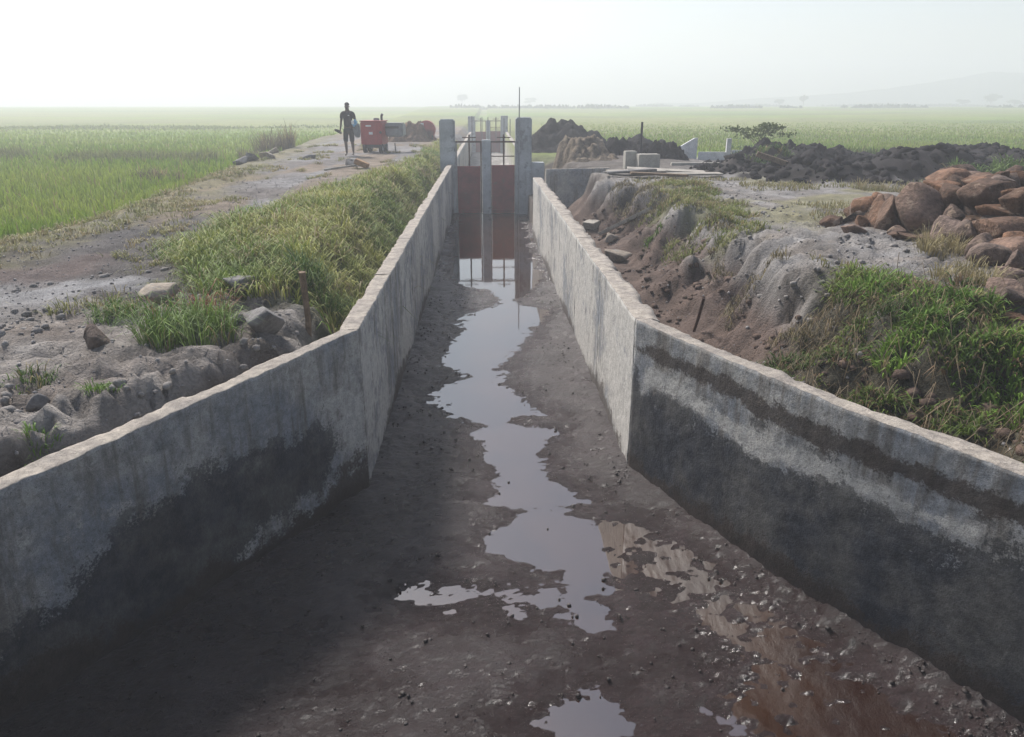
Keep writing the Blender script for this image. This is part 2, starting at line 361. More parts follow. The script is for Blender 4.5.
def ground(x, y, fine=True):
    x = np.asarray(x, float); y = np.asarray(y, float)
    x, y = np.broadcast_arrays(x, y)
    near = np.exp(-np.hypot(x, y)/60)
    n1 = fbm(x*.45, y*.45, 0, 4, 1)-.5; n2 = fbm(x*2.1, y*2.1, 3.3, 4, 5)-.5; n3 = fbm(x*7, y*7, 1.7, 3, 9)-.5
    rise = far_rise(x, y)
    # left bank
    dl = wall_l(y)-TH-x + n2*.45
    ze = np.interp(y, [0, 3, 4.3, 5.2, 6, 7.5, 12, 20, 40], [1.0, .95, .80, .8, .95, .8, .65, .7, 1.0])
    wd = np.interp(y, [0, 4, 5, 6, 8, 14, 24, 40], [.4, .38, .5, .45, .9, 1.0, .8, .8])
    zb = 1.42 + .10*smooth(6, 16, y) + n1*.18*near
    zb = zb - .10*smooth(0, .5, fbm(x*1.3, y*.25, 7, 3, 3)-.5)*smooth(-2.6, -4, x)
    zl = ze + (zb-ze)*smooth(0, 1, dl/wd)
    vs = sdpoly(x, y, VERGE); zl = zl + .20*smooth(-.2, .9, vs)*smooth(42, 30, y)
    px = paddy_x(y) + n2*.8
    zl = zl - (zl-1.15)*smooth(.5, -.7, x-px)
    # right bank
    ft = np.interp(y, FOOT_Y, FOOT_X); cr = np.interp(y, CREST_Y, CREST_X)
    wob = (fbm(x*.9, y*1.1, 2, 4, 21)-.5)*1.1 + (fbm(x*.6, y*3.2, 5, 3, 25)-.5)*.5
    t = np.clip((x+wob*.8-ft)/(cr-ft), 0, 1.6)
    prof = np.where(t < .55, .42*(t/.55)**1.2, .42+.58*smooth(.5, 1.02, t))
    prof = prof + .10*np.clip(fbm(x*3, y*3, 1.2, 3, 31)-.5, -.5, .5)*smooth(.05, .3, t)*smooth(1.1, .8, t)*2
    zf = np.interp(y, [2, 4, 5.5, 7, 10, 19.5], [1.05, 1.0, .95, .75, .68, .6])
    ztop = 1.60 + n1*.22*near + .10*smooth(1.0, 1.3, t)*smooth(13, 9, y)
    zr = zf + (ztop-zf)*np.clip(prof, 0, 1.05)
    zr = zr - (zr-1.47)*smooth(17.5, 19.5, y-.25*x)*smooth(5.5, 7.5, x)
    zr = zr - (zr-1.38)*smooth(26, 30, y)
    zr = zr - (zr-1.32)*smooth(13, 18, x)
    ds = sdpoly(x, y, DARK) + n2*1.2
    zr = zr + smooth(0, 1.6, ds)*(.10+1.0*np.clip(fbm(x*.9, y*.9, 8, 4, 41)-.36, 0, 1)+.25*np.clip(fbm(x*3, y*3, 8, 3, 43)-.45, 0, 1))
    ps = sdpoly(x, y, PILE); zr = zr + np.clip(ps*.45-.08, 0, .42)
    # side ditch right of the wall end
    side = smooth(19.3, 19.7, y)*smooth(22.0, 21.6, y)*smooth(3.6, 2.2, x)
    zr = zr*(1-side)+.35*side
    z = np.where(x < 0, zl, zr) + rise
    rid = 1-np.abs(fbm(x*2.6, y*2.6, 4, 3, 15)*2-1)*2.0
    bare = smooth(8.5, 7, y)*smooth(-4.6, -3.4, x)*(x < 0) + (x > 0)*smooth(.1, .4, t)*smooth(5.5, 4.2, x)*smooth(19, 16, y)
    wx_, wy_ = x+n3*.25+n2*.3, y+n3*.2-n2*.3
    cr1, cv1 = worley(wx_*2.2, wy_*2.2, 3); cr2, cv2 = worley(wx_*5.5+3, wy_*5.5, 4)
    crust = smooth(1.9, .3, dl)*(x < 0)*smooth(8.2, 6.8, y) + .7*(x > 0)*smooth(.02, .25, t)*smooth(1.35, .95, t)*smooth(19, 16, y)
    crust = crust + .35*bare*(1-np.clip(crust, 0, 1))
    if fine: z = z + crust*((cv1-.5)*.07 - .10*smooth(.10, .0, cr1)*smooth(.4, .6, fbm(x*1.3, y*1.3, 8, 2, 23)) + (cv2-.5)*.075 - .05*smooth(.2, 0, cr2))
    if fine: z = z + (n2*.10 + n3*.045)*near + bare*(rid*.035 - .06*smooth(.50, .72, fbm(x*4.2, y*4.2, 2, 3, 17)) + (fbm(x*11, y*11, 0, 2, 19)-.5)*.04)
    # the channel
    ins = (x > wall_l(y)-TH*.55) & (x < wall_r(y)+TH*.55) & (y < 64)
    zc = np.where(y > 24.5, .02+(fbm(x*1.5, y*1.5, 1, 3, 51)-.4)*.35, -.45)
    return np.where(ins, zc, z)

def axis(segs):
    out = []
    for a, b, s in segs: out += list(np.arange(a, b, s))
    return np.array(out+[segs[-1][1]])
def geo(a, b, s0, k):
    out = [a]; s = s0
    while out[-1] < b: out.append(out[-1]+s); s *= k
    return np.array(out)
xs = np.concatenate([-geo(9, 420, .2, 1.09)[::-1], np.arange(-8.9, -5, .12), np.arange(-5, -1.3, .05), np.arange(-1.3, 1.2, .16), np.arange(1.2, 6.4, .05), np.arange(6.4, 11, .11), geo(11, 545, .15, 1.07)])
ys = np.concatenate([-geo(2, 120, .5, 1.25)[::-1], np.arange(-1.7, 2.5, .3), np.arange(2.5, 9, .05), np.arange(9, 16, .08), np.arange(16, 30, .14), geo(30, 550, .2, 1.045)])
GX, GY = np.meshgrid(xs, ys)
GZ = ground(GX, GY)
def terrain_colour(x, y, z):
    n1 = fbm(x*.5, y*.5, 0, 4, 61); n2 = fbm(x*2.3, y*2.3, 0, 4, 65); n3 = fbm(x*7, y*7, 0, 3, 69)
    c = np.zeros(x.shape+(3,)) + np.array((.16, .14, .128))
    # right grey bank
    gray = np.array((.30, .285, .275)); brown = np.array((.15, .105, .08)); dark = np.array((.035, .028, .026))
    right = x > 0
    c = np.where(right[..., None], lerp(gray, np.array((.215, .19, .17)), np.clip(n2*2-.5, 0, 1)[..., None]), c)
    low = smooth(1.45, 1.05, z + (n2-.5)*.5)
    c = np.where(right[..., None], mixc(c, (.125, .085, .068), low*.9), c)
    gy, gx = np.gradient(z, ys, xs); slope = np.hypot(gx, gy)
    # left: gravel road
    road_c = np.interp(y, [0, 6, 10, 14, 24, 45], [-5.6, -5.3, -5.3, -5.2, -5.9, -6.8])
    dr = x-road_c
    road = lerp(np.array((.245, .235, .235)), np.array((.17, .15, .14)), np.clip(n1*2.4-.7, 0, 1)[..., None])
    road = mixc(road, (.23, .175, .125), smooth(.50, .64, fbm(x*.8, y*.22, 2, 4, 71))*.8)
    road = mixc(road, (.075, .066, .064), smooth(.50, .66, fbm(x*.7, y*.33, 9, 4, 75))*.75*smooth(17, 11, y))
    for P_, col_, a_ in (([(-7.2, 11.4), (-5.2, 12.2), (-4.5, 11.2), (-5.7, 9.7), (-6.8, 9.6)], (.075, .068, .068), .8), ([(-6.2, 9.3), (-4.5, 9.6), (-4.4, 8.5), (-5.4, 7.4), (-6.2, 8.0)], (.125, .09, .08), .75), ([(-5.2, 7.4), (-3.9, 8.6), (-3.3, 8.1), (-4.2, 6.6), (-5.0, 6.6)], (.31, .305, .31), .8)):
        road = mixc(road, col_, smooth(-.25, .4, sdpoly(x, y, P_)+(n2-.5)*1.3)*a_)
    c = np.where((~right)[..., None], road, c)
    nearl = (~right) & (y < 9)
    bank = lerp(np.array((.30, .275, .255)), np.array((.19, .16, .14)), np.clip(n2*2-.5, 0, 1)[..., None])
    bm_ = smooth(7.8, 6.4, y+ (n1-.5)*2)*smooth(-5.0, -3.4, x)
    c = np.where((~right)[..., None], mixc2(c, bank, bm_), c)
    # darker on steep faces, broken up by noise
    c = mixc(c, (.045, .033, .028), smooth(1.3, 2.8, slope)*smooth(40, 20, y)*.8*smooth(.4, .65, n2))
    # grass soil
    vg = smooth(-.3, .3, sdpoly(x, y, VERGE)+(n2-.5)*1.0); c = mixc(c, (.075, .082, .032), vg*.85)
    wg = smooth(-.2, .3, sdpoly(x, y, WEEDS)+(n2-.5)*.8); c = mixc(c, (.055, .05, .03), wg*.85)
    cg = smooth(-.2, .4, sdpoly(x, y, CRESTG)+(n2-.5)*1.2); c = mixc(c, (.16, .16, .075), cg*.7)
    edge = smooth(1.3, .1, np.abs(x-paddy_x(y)-.5)+(n2-.5)*1.4); c = np.where((~right)[..., None], mixc(c, (.20, .18, .09), edge*.7), c)
    # plateau dry grass
    dg = smooth(.5, .62, fbm(x*.6, y*.6, 3, 3, 81))*smooth(3.5, 4.5, x)*smooth(8, 11, y)*smooth(20, 17, y); c = mixc(c, (.25, .235, .12), dg*.65)
    # paddies
    pl = smooth(.2, -.6, x-paddy_x(y)-(n2-.5)*.8); 
    pad = lerp(np.array((.16, .24, .035)), np.array((.23, .27, .06)), np.clip(fbm(x*.05, y*.03, 0, 3, 85)*2.4-.7, 0, 1)[..., None])
    c = np.where((~right)[..., None], mixc2(c, pad, pl), c)
    pr_ = np.maximum(smooth(27, 29, y+(n2-.5)*2), smooth(14, 17, x)*smooth(20, 27, y))*np.where(right, 1, 0)
    pr_ = np.maximum(pr_, np.where(right, smooth(24, 30, x), 0))
    band = smooth(.55, .62, fbm(x*.02, y*.09, 4, 3, 91))
    padr = mixc(pad, (.10, .13, .06), band*.5); padr = mixc(padr, (.22, .22, .09), smooth(.5, .65, fbm(x*.012, y*.05, 6, 3, 93))*.6)
    c = mixc2(c, padr, pr_)
    backl = smooth(60, 75, y)*np.where(right, 0, 1); c = mixc2(c, padr, backl)
    dk = smooth(-.3, .5, sdpoly(x, y, DARK)+(n2-.5)*2.2); c = mixc(c, (.020, .016, .018), dk*.96)
    ug = smooth(-.1, .4, sdpoly(x, y, PILE)); c = mixc(c, (.10, .06, .038), ug)
    # spoil behind the gate on the right
    sp = smooth(18.5, 22, y)*smooth(34, 27, y)*smooth(7.5, 5.5, x)*np.where(right, 1, 0); c = mixc(c, (.115, .098, .085), sp*.8)
    ch = (x > wall_l(y)-.1) & (x < wall_r(y)+.1) & (y < 64) & (y > 24)
    c = np.where(ch[..., None], np.array((.32, .30, .28))*(0.6+.8*n2[..., None]), c)
    return c*(.78+.44*n3[..., None])
def mixc2(a, b, m): return a*(1-m[..., None]) + b*m[..., None]
ter = link_mesh('ground', grid_mesh('ground', GX, GY, GZ, terrain_colour(GX, GY, GZ)), 'earth', shade=True); props(ter, kind='structure')
def gzi(x, y):
    x = np.asarray(x, float); y = np.asarray(y, float); i = np.clip(np.searchsorted(ys, y)-1, 0, len(ys)-2); j = np.clip(np.searchsorted(xs, x)-1, 0, len(xs)-2)
    u = (x-xs[j])/(xs[j+1]-xs[j]); v = (y-ys[i])/(ys[i+1]-ys[i])
    return (GZ[i, j]*(1-u)+GZ[i, j+1]*u)*(1-v)+(GZ[i+1, j]*(1-u)+GZ[i+1, j+1]*u)*v
def hit(px, py, t0=2.6, t1=34.):
    ts = np.concatenate([np.arange(t0, 12, .02), np.arange(12, t1, .06)]); d = FW + RT*(px-CX)/F - UP*(py-CY)/F
    P = np.array([0, 0, EYE])[None]+d[None]*(ts/d[1])[:, None]; P = P[(P[:, 0] < wall_l(P[:, 1])-.1) | (P[:, 0] > wall_r(P[:, 1])+.1)]
    g = gzi(P[:, 0], P[:, 1]); k = np.argmax(P[:, 2] < g); return P[k] if (P[:, 2] < g).any() else P[-1]
def gz(x, y): return float(gzi(np.array([x]), np.array([y]))[0])

# ------------------------------------------------------------------ mud floor and water
BAND = [(23.89, -1.028, 1.332), (19.08, -0.987, 1.219), (16.25, -0.962, 1.13), (14.83, -0.787, 1.074), (14.2, -0.643, 1.069), (13.53, 0.148, 0.748), (12.86, 0.226, 0.417), (12.51, 0.186, 0.49), (12.17, -0.15, 1.022), (11.68, -0.448, 0.935), (11.11, -0.368, 0.573), (10.59, -0.456, 0.561), (10.02, -0.546, 0.311), (9.38, -0.633, 0.135), (8.88, -0.183, 0.028), (8.6, -0.54, 0.122), (8.39, -0.636, 0.296), (7.98, -0.486, 0.349), (7.74, -0.375, 0.57), (7.54, -0.11, 0.266), (7.43, -0.024, 0.21), (7.22, -0.107, 0.711), (6.95, -0.004, 0.486), (6.56, -0.006, 0.404), (6.25, 0.084, 0.505), (5.96, 0.045, 0.713), (5.78, -0.043, 0.763), (5.67, 0.244, 0.649), (5.57, 0.348, 0.539), (5.36, 0.151, 0.836), (5.14, -0.003, 0.884), (4.93, 0.063, 0.868), (4.73, 0.322, 0.832), (4.61, 0.486, 0.806), (4.5, 0.50, 0.785), (4.39, 0.50, 0.759), (4.27, 0.45, 0.72), (4.14, 0.522, 0.692), (4.06, 0.63, 0.643)][::-1]
PUDDLES = [[(.86, 5.42), (1.2, 5.27), (1.12, 4.98), (.84, 4.92)], [(.86, 4.72), (.97, 4.72), (.9, 4.44), (.78, 4.47)],
           [(1.22, 5.05), (1.52, 5.0), (1.99, 4.2), (2.16, 3.69), (2.46, 3.3), (2.8, 2.6), (1.7, 2.2), (1.5, 2.9), (1.46, 3.43), (1.51, 3.84), (1.36, 4.12), (1.26, 4.47)],
           [(-.62, 4.47), (-.43, 4.56), (.1, 4.5), (.55, 4.52), (.55, 4.25), (.16, 4.24), (-.08, 4.32), (-.36, 4.38)],
           [(.29, 3.38), (.61, 3.45), (.73, 3.3), (.6, 2.9), (.3, 2.9)], [(-2.6, 3.9), (-1.9, 4.3), (-1.6, 3.9), (-1.9, 3.1), (-2.9, 2.9)]]
mx = np.arange(-3.75, 3.85, .02)
my = np.concatenate([np.arange(.8, 2.8, .08), np.arange(2.8, 7, .017), np.arange(7, 13, .035), np.arange(13, 24.05, .08)])
MX, MY = np.meshgrid(mx, my)
w1 = fbm(MX*2.4, MY*3.6, 0, 4, 141)-.5; w2 = fbm(MX*7, MY*11, 0, 4, 145)-.5
MYs = MY + w1*.30 + w2*.10
bl = np.interp(MYs, [b[0] for b in BAND], [b[1] for b in BAND]); br = np.interp(MYs, [b[0] for b in BAND], [b[2] for b in BAND])
sd = np.minimum(MX-bl, br-MX)+.035; sd = np.where(MYs < 4.05, -np.hypot(np.maximum(4.05-MYs, 0), MX-.64), sd)
for P in PUDDLES[:5]: sd = np.maximum(sd, sdpoly(MX+w2*.1, MY+w1*.2, P)*(.5 if P is PUDDLES[2] else 1))
q1 = fbm(MX*3, MY*4.2, 0, 4, 101)-.5; q2 = fbm(MX*10, MY*15, 0, 4, 105)-.5; q0 = fbm(MX*1.1, MY*1.1, 0, 3, 109)-.5; q3 = fbm(MX*24, MY*30, 2, 3, 113)-.5
lump = np.clip(fbm(MX*7, MY*9, 4, 4, 111)-.54, 0, 1)
MZ = np.clip(-(sd+w2*.22+w1*.10)*.11, -.022, .045) + q1*.024 + q2*.024 + q3*.020 + q0*.03*smooth(.1, -.3, sd) + lump*.03*smooth(.12, -.15, sd)
MZ = MZ + .022*np.clip(q2*3, 0, 1)*smooth(1.1, 1.5, MX)*smooth(5.2, 4.6, MY)
sideL = smooth(.55, 0, MX-wall_l(MY)); sideR = smooth(.45, 0, wall_r(MY)-MX)
MZ += .045*np.maximum(sideL*smooth(4.5, 6.5, MY), sideR)*(.6+q1*1.5)
keep = (MX > wall_l(MY)-.09) & (MX < wall_r(MY)+.09)
keep = keep & np.roll(keep, 1, 1)
mud = link_mesh('mud_floor', grid_mesh('mud_floor', MX, MY, MZ, mask=keep), 'mud', shade=True); props(mud, kind='structure')
wy = np.array([.8, 2, 3.1, 4.5, 5.98, 6.28, 24.05]); wx0 = wall_l(wy)-.03; wx1 = wall_r(wy)+.03
wat = link_mesh('water', grid_mesh('water', np.stack([wx0, wx1], 1), np.stack([wy, wy], 1), np.zeros((7, 2))), 'muddy_water'); props(wat, kind='structure')

# ------------------------------------------------------------------ blobs of rock used in many places
def rock_mesh(seed, planes=9, sub=3, rough=.05):
    """boulder: a ball chopped by random planes, edges worn, surface uneven"""
    r = np.random.default_rng(seed+500); bm = bmesh.new(); bmesh.ops.create_icosphere(bm, subdivisions=sub, radius=.5)
    v = np.array([q.co[:] for q in bm.verts]); v *= (1+.5*(fbm(v[:, 0]*2.2+seed, v[:, 1]*2.2, v[:, 2]*2.2, 2, seed)-.5))[:, None]
    for k in range(planes):
        n = r.normal(0, 1, 3); n /= np.linalg.norm(n); d = r.uniform(.20, .36); e = v@n-d
        v = v-np.outer(np.where(e > 0, e*.985, 0), n)
    v *= (1+rough*2*(fbm(v[:, 0]*6+seed, v[:, 1]*6, v[:, 2]*6, 3, seed+7)-.5))[:, None]
    v -= (v.max(0)+v.min(0))/2; v /= (v.max(0)-v.min(0))
    for q, c in zip(bm.verts, v): q.co = c
    me = bpy.data.meshes.new('rock'); bm.to_mesh(me); bm.free()
    me.polygons.foreach_set('use_smooth', np.ones(len(me.polygons), bool)); return me
ROCKS = [rock_mesh(s_, 10+s_ % 5) for s_ in range(14)]; SMALL_ROCKS = [rock_mesh(s_+40, 9+s_ % 4, 2) for s_ in range(10)]
def rock_of(k, small, mat):
    key = (k, small, mat)
    if key not in ROCK_CACHE:
        me = (SMALL_ROCKS[k % 10] if small else ROCKS[k % 14]).copy(); me.materials.clear(); me.materials.append(MATS[mat]); ROCK_CACHE[key] = me
    return ROCK_CACHE[key]
ROCK_CACHE = {}
def place_rock(name, k, loc, size, rot, mat, label, cat='stone', group=None, small=False):
    me = rock_of(k, small, mat)
    o = bpy.data.objects.new(name, me); COL.objects.link(o); o.location = loc; o.scale = size; o.rotation_euler = rot
    return props(o, label, cat, group)
def scatter_rocks(name, P, S, mat, label, cat, protos=4, flat=.8):
    """many tiny stones in one mesh"""
    r = np.random.default_rng(len(P)); Vs, Fs, off = [], [], 0
    base = []
    for k in range(protos):
        bm = bmesh.new(); bmesh.ops.create_icosphere(bm, subdivisions=1, radius=.5)
        v = np.array([q.co[:] for q in bm.verts]); f = np.array([[w.index for w in q.verts] for q in bm.faces]); bm.free()
        v = v*(.35+1.3*fbm(v[:, 0]*3.5+k*5, v[:, 1]*3.5, v[:, 2]*3.5, 2, k)[:, None]); v[:, 2] *= flat; base.append((v, f))
    for i, p in enumerate(P):
        v, f = base[i % protos]; a = r.uniform(0, 6.28); c, s = math.cos(a), math.sin(a)
        w = np.stack([v[:, 0]*c-v[:, 1]*s, v[:, 0]*s+v[:, 1]*c, v[:, 2]], 1)*S[i]*r.uniform(.7, 1.3, 3) + p
        Vs.append(w); Fs.append(f+off); off += len(w)
    me = np_mesh(name, np.concatenate(Vs), np.concatenate(Fs))
    return props(link_mesh(name, me, mat), label, cat, kind='stuff')

# ------------------------------------------------------------------ channel walls
def wall_panel(name, parent, P0, P1, z0, z1, zb=-.5, out=1, ds=.03, stain_fn=None, seed=0, s0=0.0, path=None, th=TH):
    """one cast length of wall from P0 to P1 (inner face), thickness th towards `out` side; returns mesh object"""
    P0 = np.array(P0, float); P1 = np.array(P1, float); Ln = np.linalg.norm(P1-P0); t = (P1-P0)/Ln
    nrm = np.array([-t[1], t[0]])*out
    ns = max(3, int(Ln/ds)); s = np.linspace(0, 1, ns+1)
    nh = max(4, int((max(z0, z1)-zb)/(ds*1.1)))
    # profile around: inner bottom -> inner top -> outer top -> outer bottom
    prof = [(0, k/nh, 0) for k in range(nh)] + [(0, .997, 0), (.012, 1, 1)] + [(th*(k+1)/7, 1.0, 1) for k in range(6)] + [(th, .997, .6)] + [(th, 1-(k+1)/8, 0) for k in range(8)]
    prof = np.array(prof); n = len(prof)
    S, PR = np.meshgrid(s, np.arange(n), indexing='ij')
    d = prof[:, 0][PR]; hz = prof[:, 1][PR]; top = prof[:, 2][PR]
    zt = z0+(z1-z0)*S
    B = P0[None, None]+(P1-P0)[None, None]*S[..., None]+nrm*d[..., None]
    Z = zb+(zt-zb)*hz
    X, Y = B[..., 0], B[..., 1]
    r = fbm(X*6+seed, Y*6, Z*6, 3, 120)-.5; r2 = fbm(X*1.2, Y*1.2, Z*1.2, 2, 124)-.5; r3 = fbm(X*16, Y*16, Z*16, 2, 128)-.5
    amp = .010 + .012*top
    X = X + nrm[0]*(r*amp + r2*.02 + r3*.006*(1+top)); Y = Y + nrm[1]*(r*amp + r2*.02 + r3*.006*(1+top))
    rim = (hz > .99)
    Z = Z + np.where(rim, r*.016 + r3*.010*min(1, .03/ds) + r2*.012, 0)
    Z = np.where(rim & (d > th*.75), Z + np.minimum(0, (fbm(B[..., 0]*3, B[..., 1]*3, 0, 3, 131)-.55)*.18), Z)
    st = np.zeros(X.shape+(4,)); st[..., 3] = top
    if stain_fn: st[..., :3] = stain_fn(S*Ln+s0, Z, d)
    me = grid_mesh(name, X, Y, Z, stain=st.reshape(-1, 4))
    # end caps
    bm = bmesh.new(); bm.from_mesh(me); bm.verts.ensure_lookup_table()
    for row in (0, ns): bm.faces.new([bm.verts[row*n+k] for k in (range(n) if row else range(n-1, -1, -1))])
    bmesh.ops.recalc_face_normals(bm, faces=bm.faces); bm.to_mesh(me); bm.free()
    me.transform(Matrix.Translation(-Vector(parent.location)))
    return link_mesh(name, me, 'channel_concrete', parent)
LSTAIN = [(3.4, .30), (3.0, .55), (2.69, .60), (2.45, .74), (2.24, .85), (1.92, .91), (1.53, .95), (1.04, .93), (.47, .88), (.33, .56), (.45, .30), (.8, .28), (1.2, .25), (1.5, .05), (1.7, -.5), (3.4, -.5)]
def stain_left_wing(s, z, d):
    damp = .5+1.6*sdpoly(s, z, LSTAIN)
    damp = np.maximum(damp, .5+(.14+.05*np.sin(s*3)-z)*2.2)
    damp = np.where(d > .001, 0, damp)
    run = .5+1.2*(.17-z) + .25*smooth(.6, .1, np.abs(s-.2)) + .3*smooth(2.2, 3.2, s)*smooth(.7, .1, z)
    lime = .30 + .22*smooth(.5, 1.0, z)*smooth(1.2, .9, z)+ .25*smooth(.75, .15, s)*smooth(.2, .5, z)*smooth(.95, .6, z)
    return np.stack([np.clip(damp, 0, 1), np.clip(np.where(d > .001, 0, run), 0, 1), np.clip(np.where(d > .001, 0, lime), 0, 1)], -1)
RLIME = [(.15, 1.12), (.6, 1.08), (1.6, 1.03), (2.4, 1.04), (3.1, 1.04), (3.1, .93), (2.6, .90), (2.1, .93), (1.6, .80), (.9, .93), (.3, .93), (.12, .75)]
def stain_right_wing(s, z, d):
    up = 1.215-.03*smooth(2.2, 3.2, s)+.03*np.sin(s*2.2)
    run = .5+4.5*(.075-np.abs(z-up+.0)) - .25*smooth(.5, 0, s)
    lm = sdpoly(s, z, RLIME)
    damp = .5 + .75*np.minimum(1.06-z, .45) - np.clip((lm+.06)*4, 0, 1)*.65
    damp = np.where(z > 1.12, .1, damp)
    lime = .5+3*np.minimum(lm, .06)
    low = .5+1.6*(.20-z); run = np.maximum(run, low)
    o = d > .001
    return np.stack([np.clip(np.where(o, 0, damp), 0, 1), np.clip(np.where(o, 0, run), 0, 1), np.clip(np.where(o, .2, lime), 0, 1)], -1)
def stain_far(side):
    def f(s, z, d):
        low = .5+1.8*(.16+.10*np.sin(s*1.7+side)-z)
        lime = .5 + .10*np.sin(s*2.1)+.10*side
        o = d > .001
        return np.stack([np.where(o, 0, .06*np.ones_like(s)), np.clip(np.where(o, 0, low), 0, 1), np.clip(np.where(o, 0, lime), 0, 1)], -1)
    return f
GATE_Y = 24.1
lw = thing('channel_wall', (-1.15, 12, -.5), 0, 'concrete channel wall on the left, running from the dark-stained flare to the gate', 'wall')
def wl_pt(y): return (float(wall_l(y)), y)
wall_panel('wing_panel', lw, (-1.06, 5.975), wl_pt(1.0), 1.47, 1.19, out=-1, ds=.028, stain_fn=stain_left_wing, seed=1)
prev = 5.985; k = 0
for b in (8.1, 10.4, 12.7, 15.0, 17.4, 19.8, GATE_Y-.2):
    wall_panel('wall_panel', lw, (-1.06, prev+.005), (-1.06, b-.005), 1.47+.004*k, 1.475+.004*k, out=1, ds=.035 if b < 11 else .06, stain_fn=stain_far(0), seed=k, s0=prev); prev = b; k += 1
rw = thing('channel_wall', (1.35, 12, -.5), 0, 'concrete channel wall on the right, pale straight run ending in a dark banded flare', 'wall')
pts = [(1.26, 6.275), (2.05, 4.5), (2.9, 3.1), (3.66, 2.0)]; zt = [1.45, 1.45, 1.43, 1.40]; s0 = 0
def offs_poly(): pass
# the curved flare as one panel: bend the straight strip along the polyline
def wing_right():
    seg = [0]
    for a, b in zip(pts, pts[1:]): seg.append(seg[-1]+math.dist(a, b))
    me_o = wall_panel('wing_panel', rw, (0, 0), (seg[-1], 0), 1.46, 1.40, out=1, ds=.028, stain_fn=stain_right_wing, seed=3)
    me = me_o.data; n = len(me.vertices); co = np.empty(n*3, np.float32); me.vertices.foreach_get('co', co); co = co.reshape(-1, 3)
    loc = np.array(rw.location); w = co+loc; s, d = w[:, 0], w[:, 1]
    ss = np.linspace(0, seg[-1], 200); px_ = np.interp(ss, seg, [p[0] for p in pts]); py_ = np.interp(ss, seg, [p[1] for p in pts])
    ker = np.ones(41)/41; pad = 20
    def sm(a): return np.convolve(np.concatenate([2*a[0]-a[pad:0:-1], a, 2*a[-1]-a[-2:-pad-2:-1]]), ker, 'valid')
    px_, py_ = sm(px_), sm(py_); tx, ty = np.gradient(px_), np.gradient(py_); ln = np.hypot(tx, ty); nx, ny = -ty/ln, tx/ln
    ix = lambda a: np.interp(s, ss, a)
    out = np.stack([ix(px_)+ix(nx)*d, ix(py_)+ix(ny)*d, w[:, 2]], 1)-loc
    me.vertices.foreach_set('co', out.astype(np.float32).ravel()); me.update()
    bm = bmesh.new(); bm.from_mesh(me); bmesh.ops.recalc_face_normals(bm, faces=bm.faces); bm.to_mesh(me); bm.free()
wing_right()
prev = 6.29; k = 0
for b in (8.3, 10.5, 12.8, 15.1, 17.4, 19.6):
    wall_panel('wall_panel', rw, (float(wall_r(prev+.005)), prev+.005), (float(wall_r(b-.005)), b-.005), 1.455+.004*k, 1.46+.004*k, out=-1, ds=.035 if b < 11 else .06, stain_fn=stain_far(1), seed=10+k, s0=prev, th=TH+.05); prev = b; k += 1
# side channel wall
sw = thing('side_channel_wall', (3, 21.7, 0), 0, 'bluish grey concrete wall of the side channel beside the gate, facing the camera', 'wall')
wall_panel('wall_panel', sw, (1.62, 21.6), (3.3, 21.75), 1.52, 1.54, out=1, ds=.08, seed=21); wall_panel('wall_panel', sw, (3.31, 21.75), (5.2, 21.9), 1.54, 1.54, out=1, ds=.08, seed=22)
# walls beyond the gate
for sx, lab in ((-1, 'concrete channel wall beyond the gate on the left, seen between the bars'), (1, 'pale sunlit concrete channel wall beyond the gate on the right, seen between the bars')):
    fw_ = thing('far_channel_wall', (sx*1.3, 40, -.5), 0, lab, 'wall'); prev = GATE_Y+.4
    for b in (32, 40, 48, 54.5):
        wall_panel('wall_panel', fw_, (sx*1.16+.1, prev+.01), (sx*1.16+.1, b), 1.45, 1.45, out=-sx, ds=.16, stain_fn=stain_far(1), seed=int(b)); prev = b

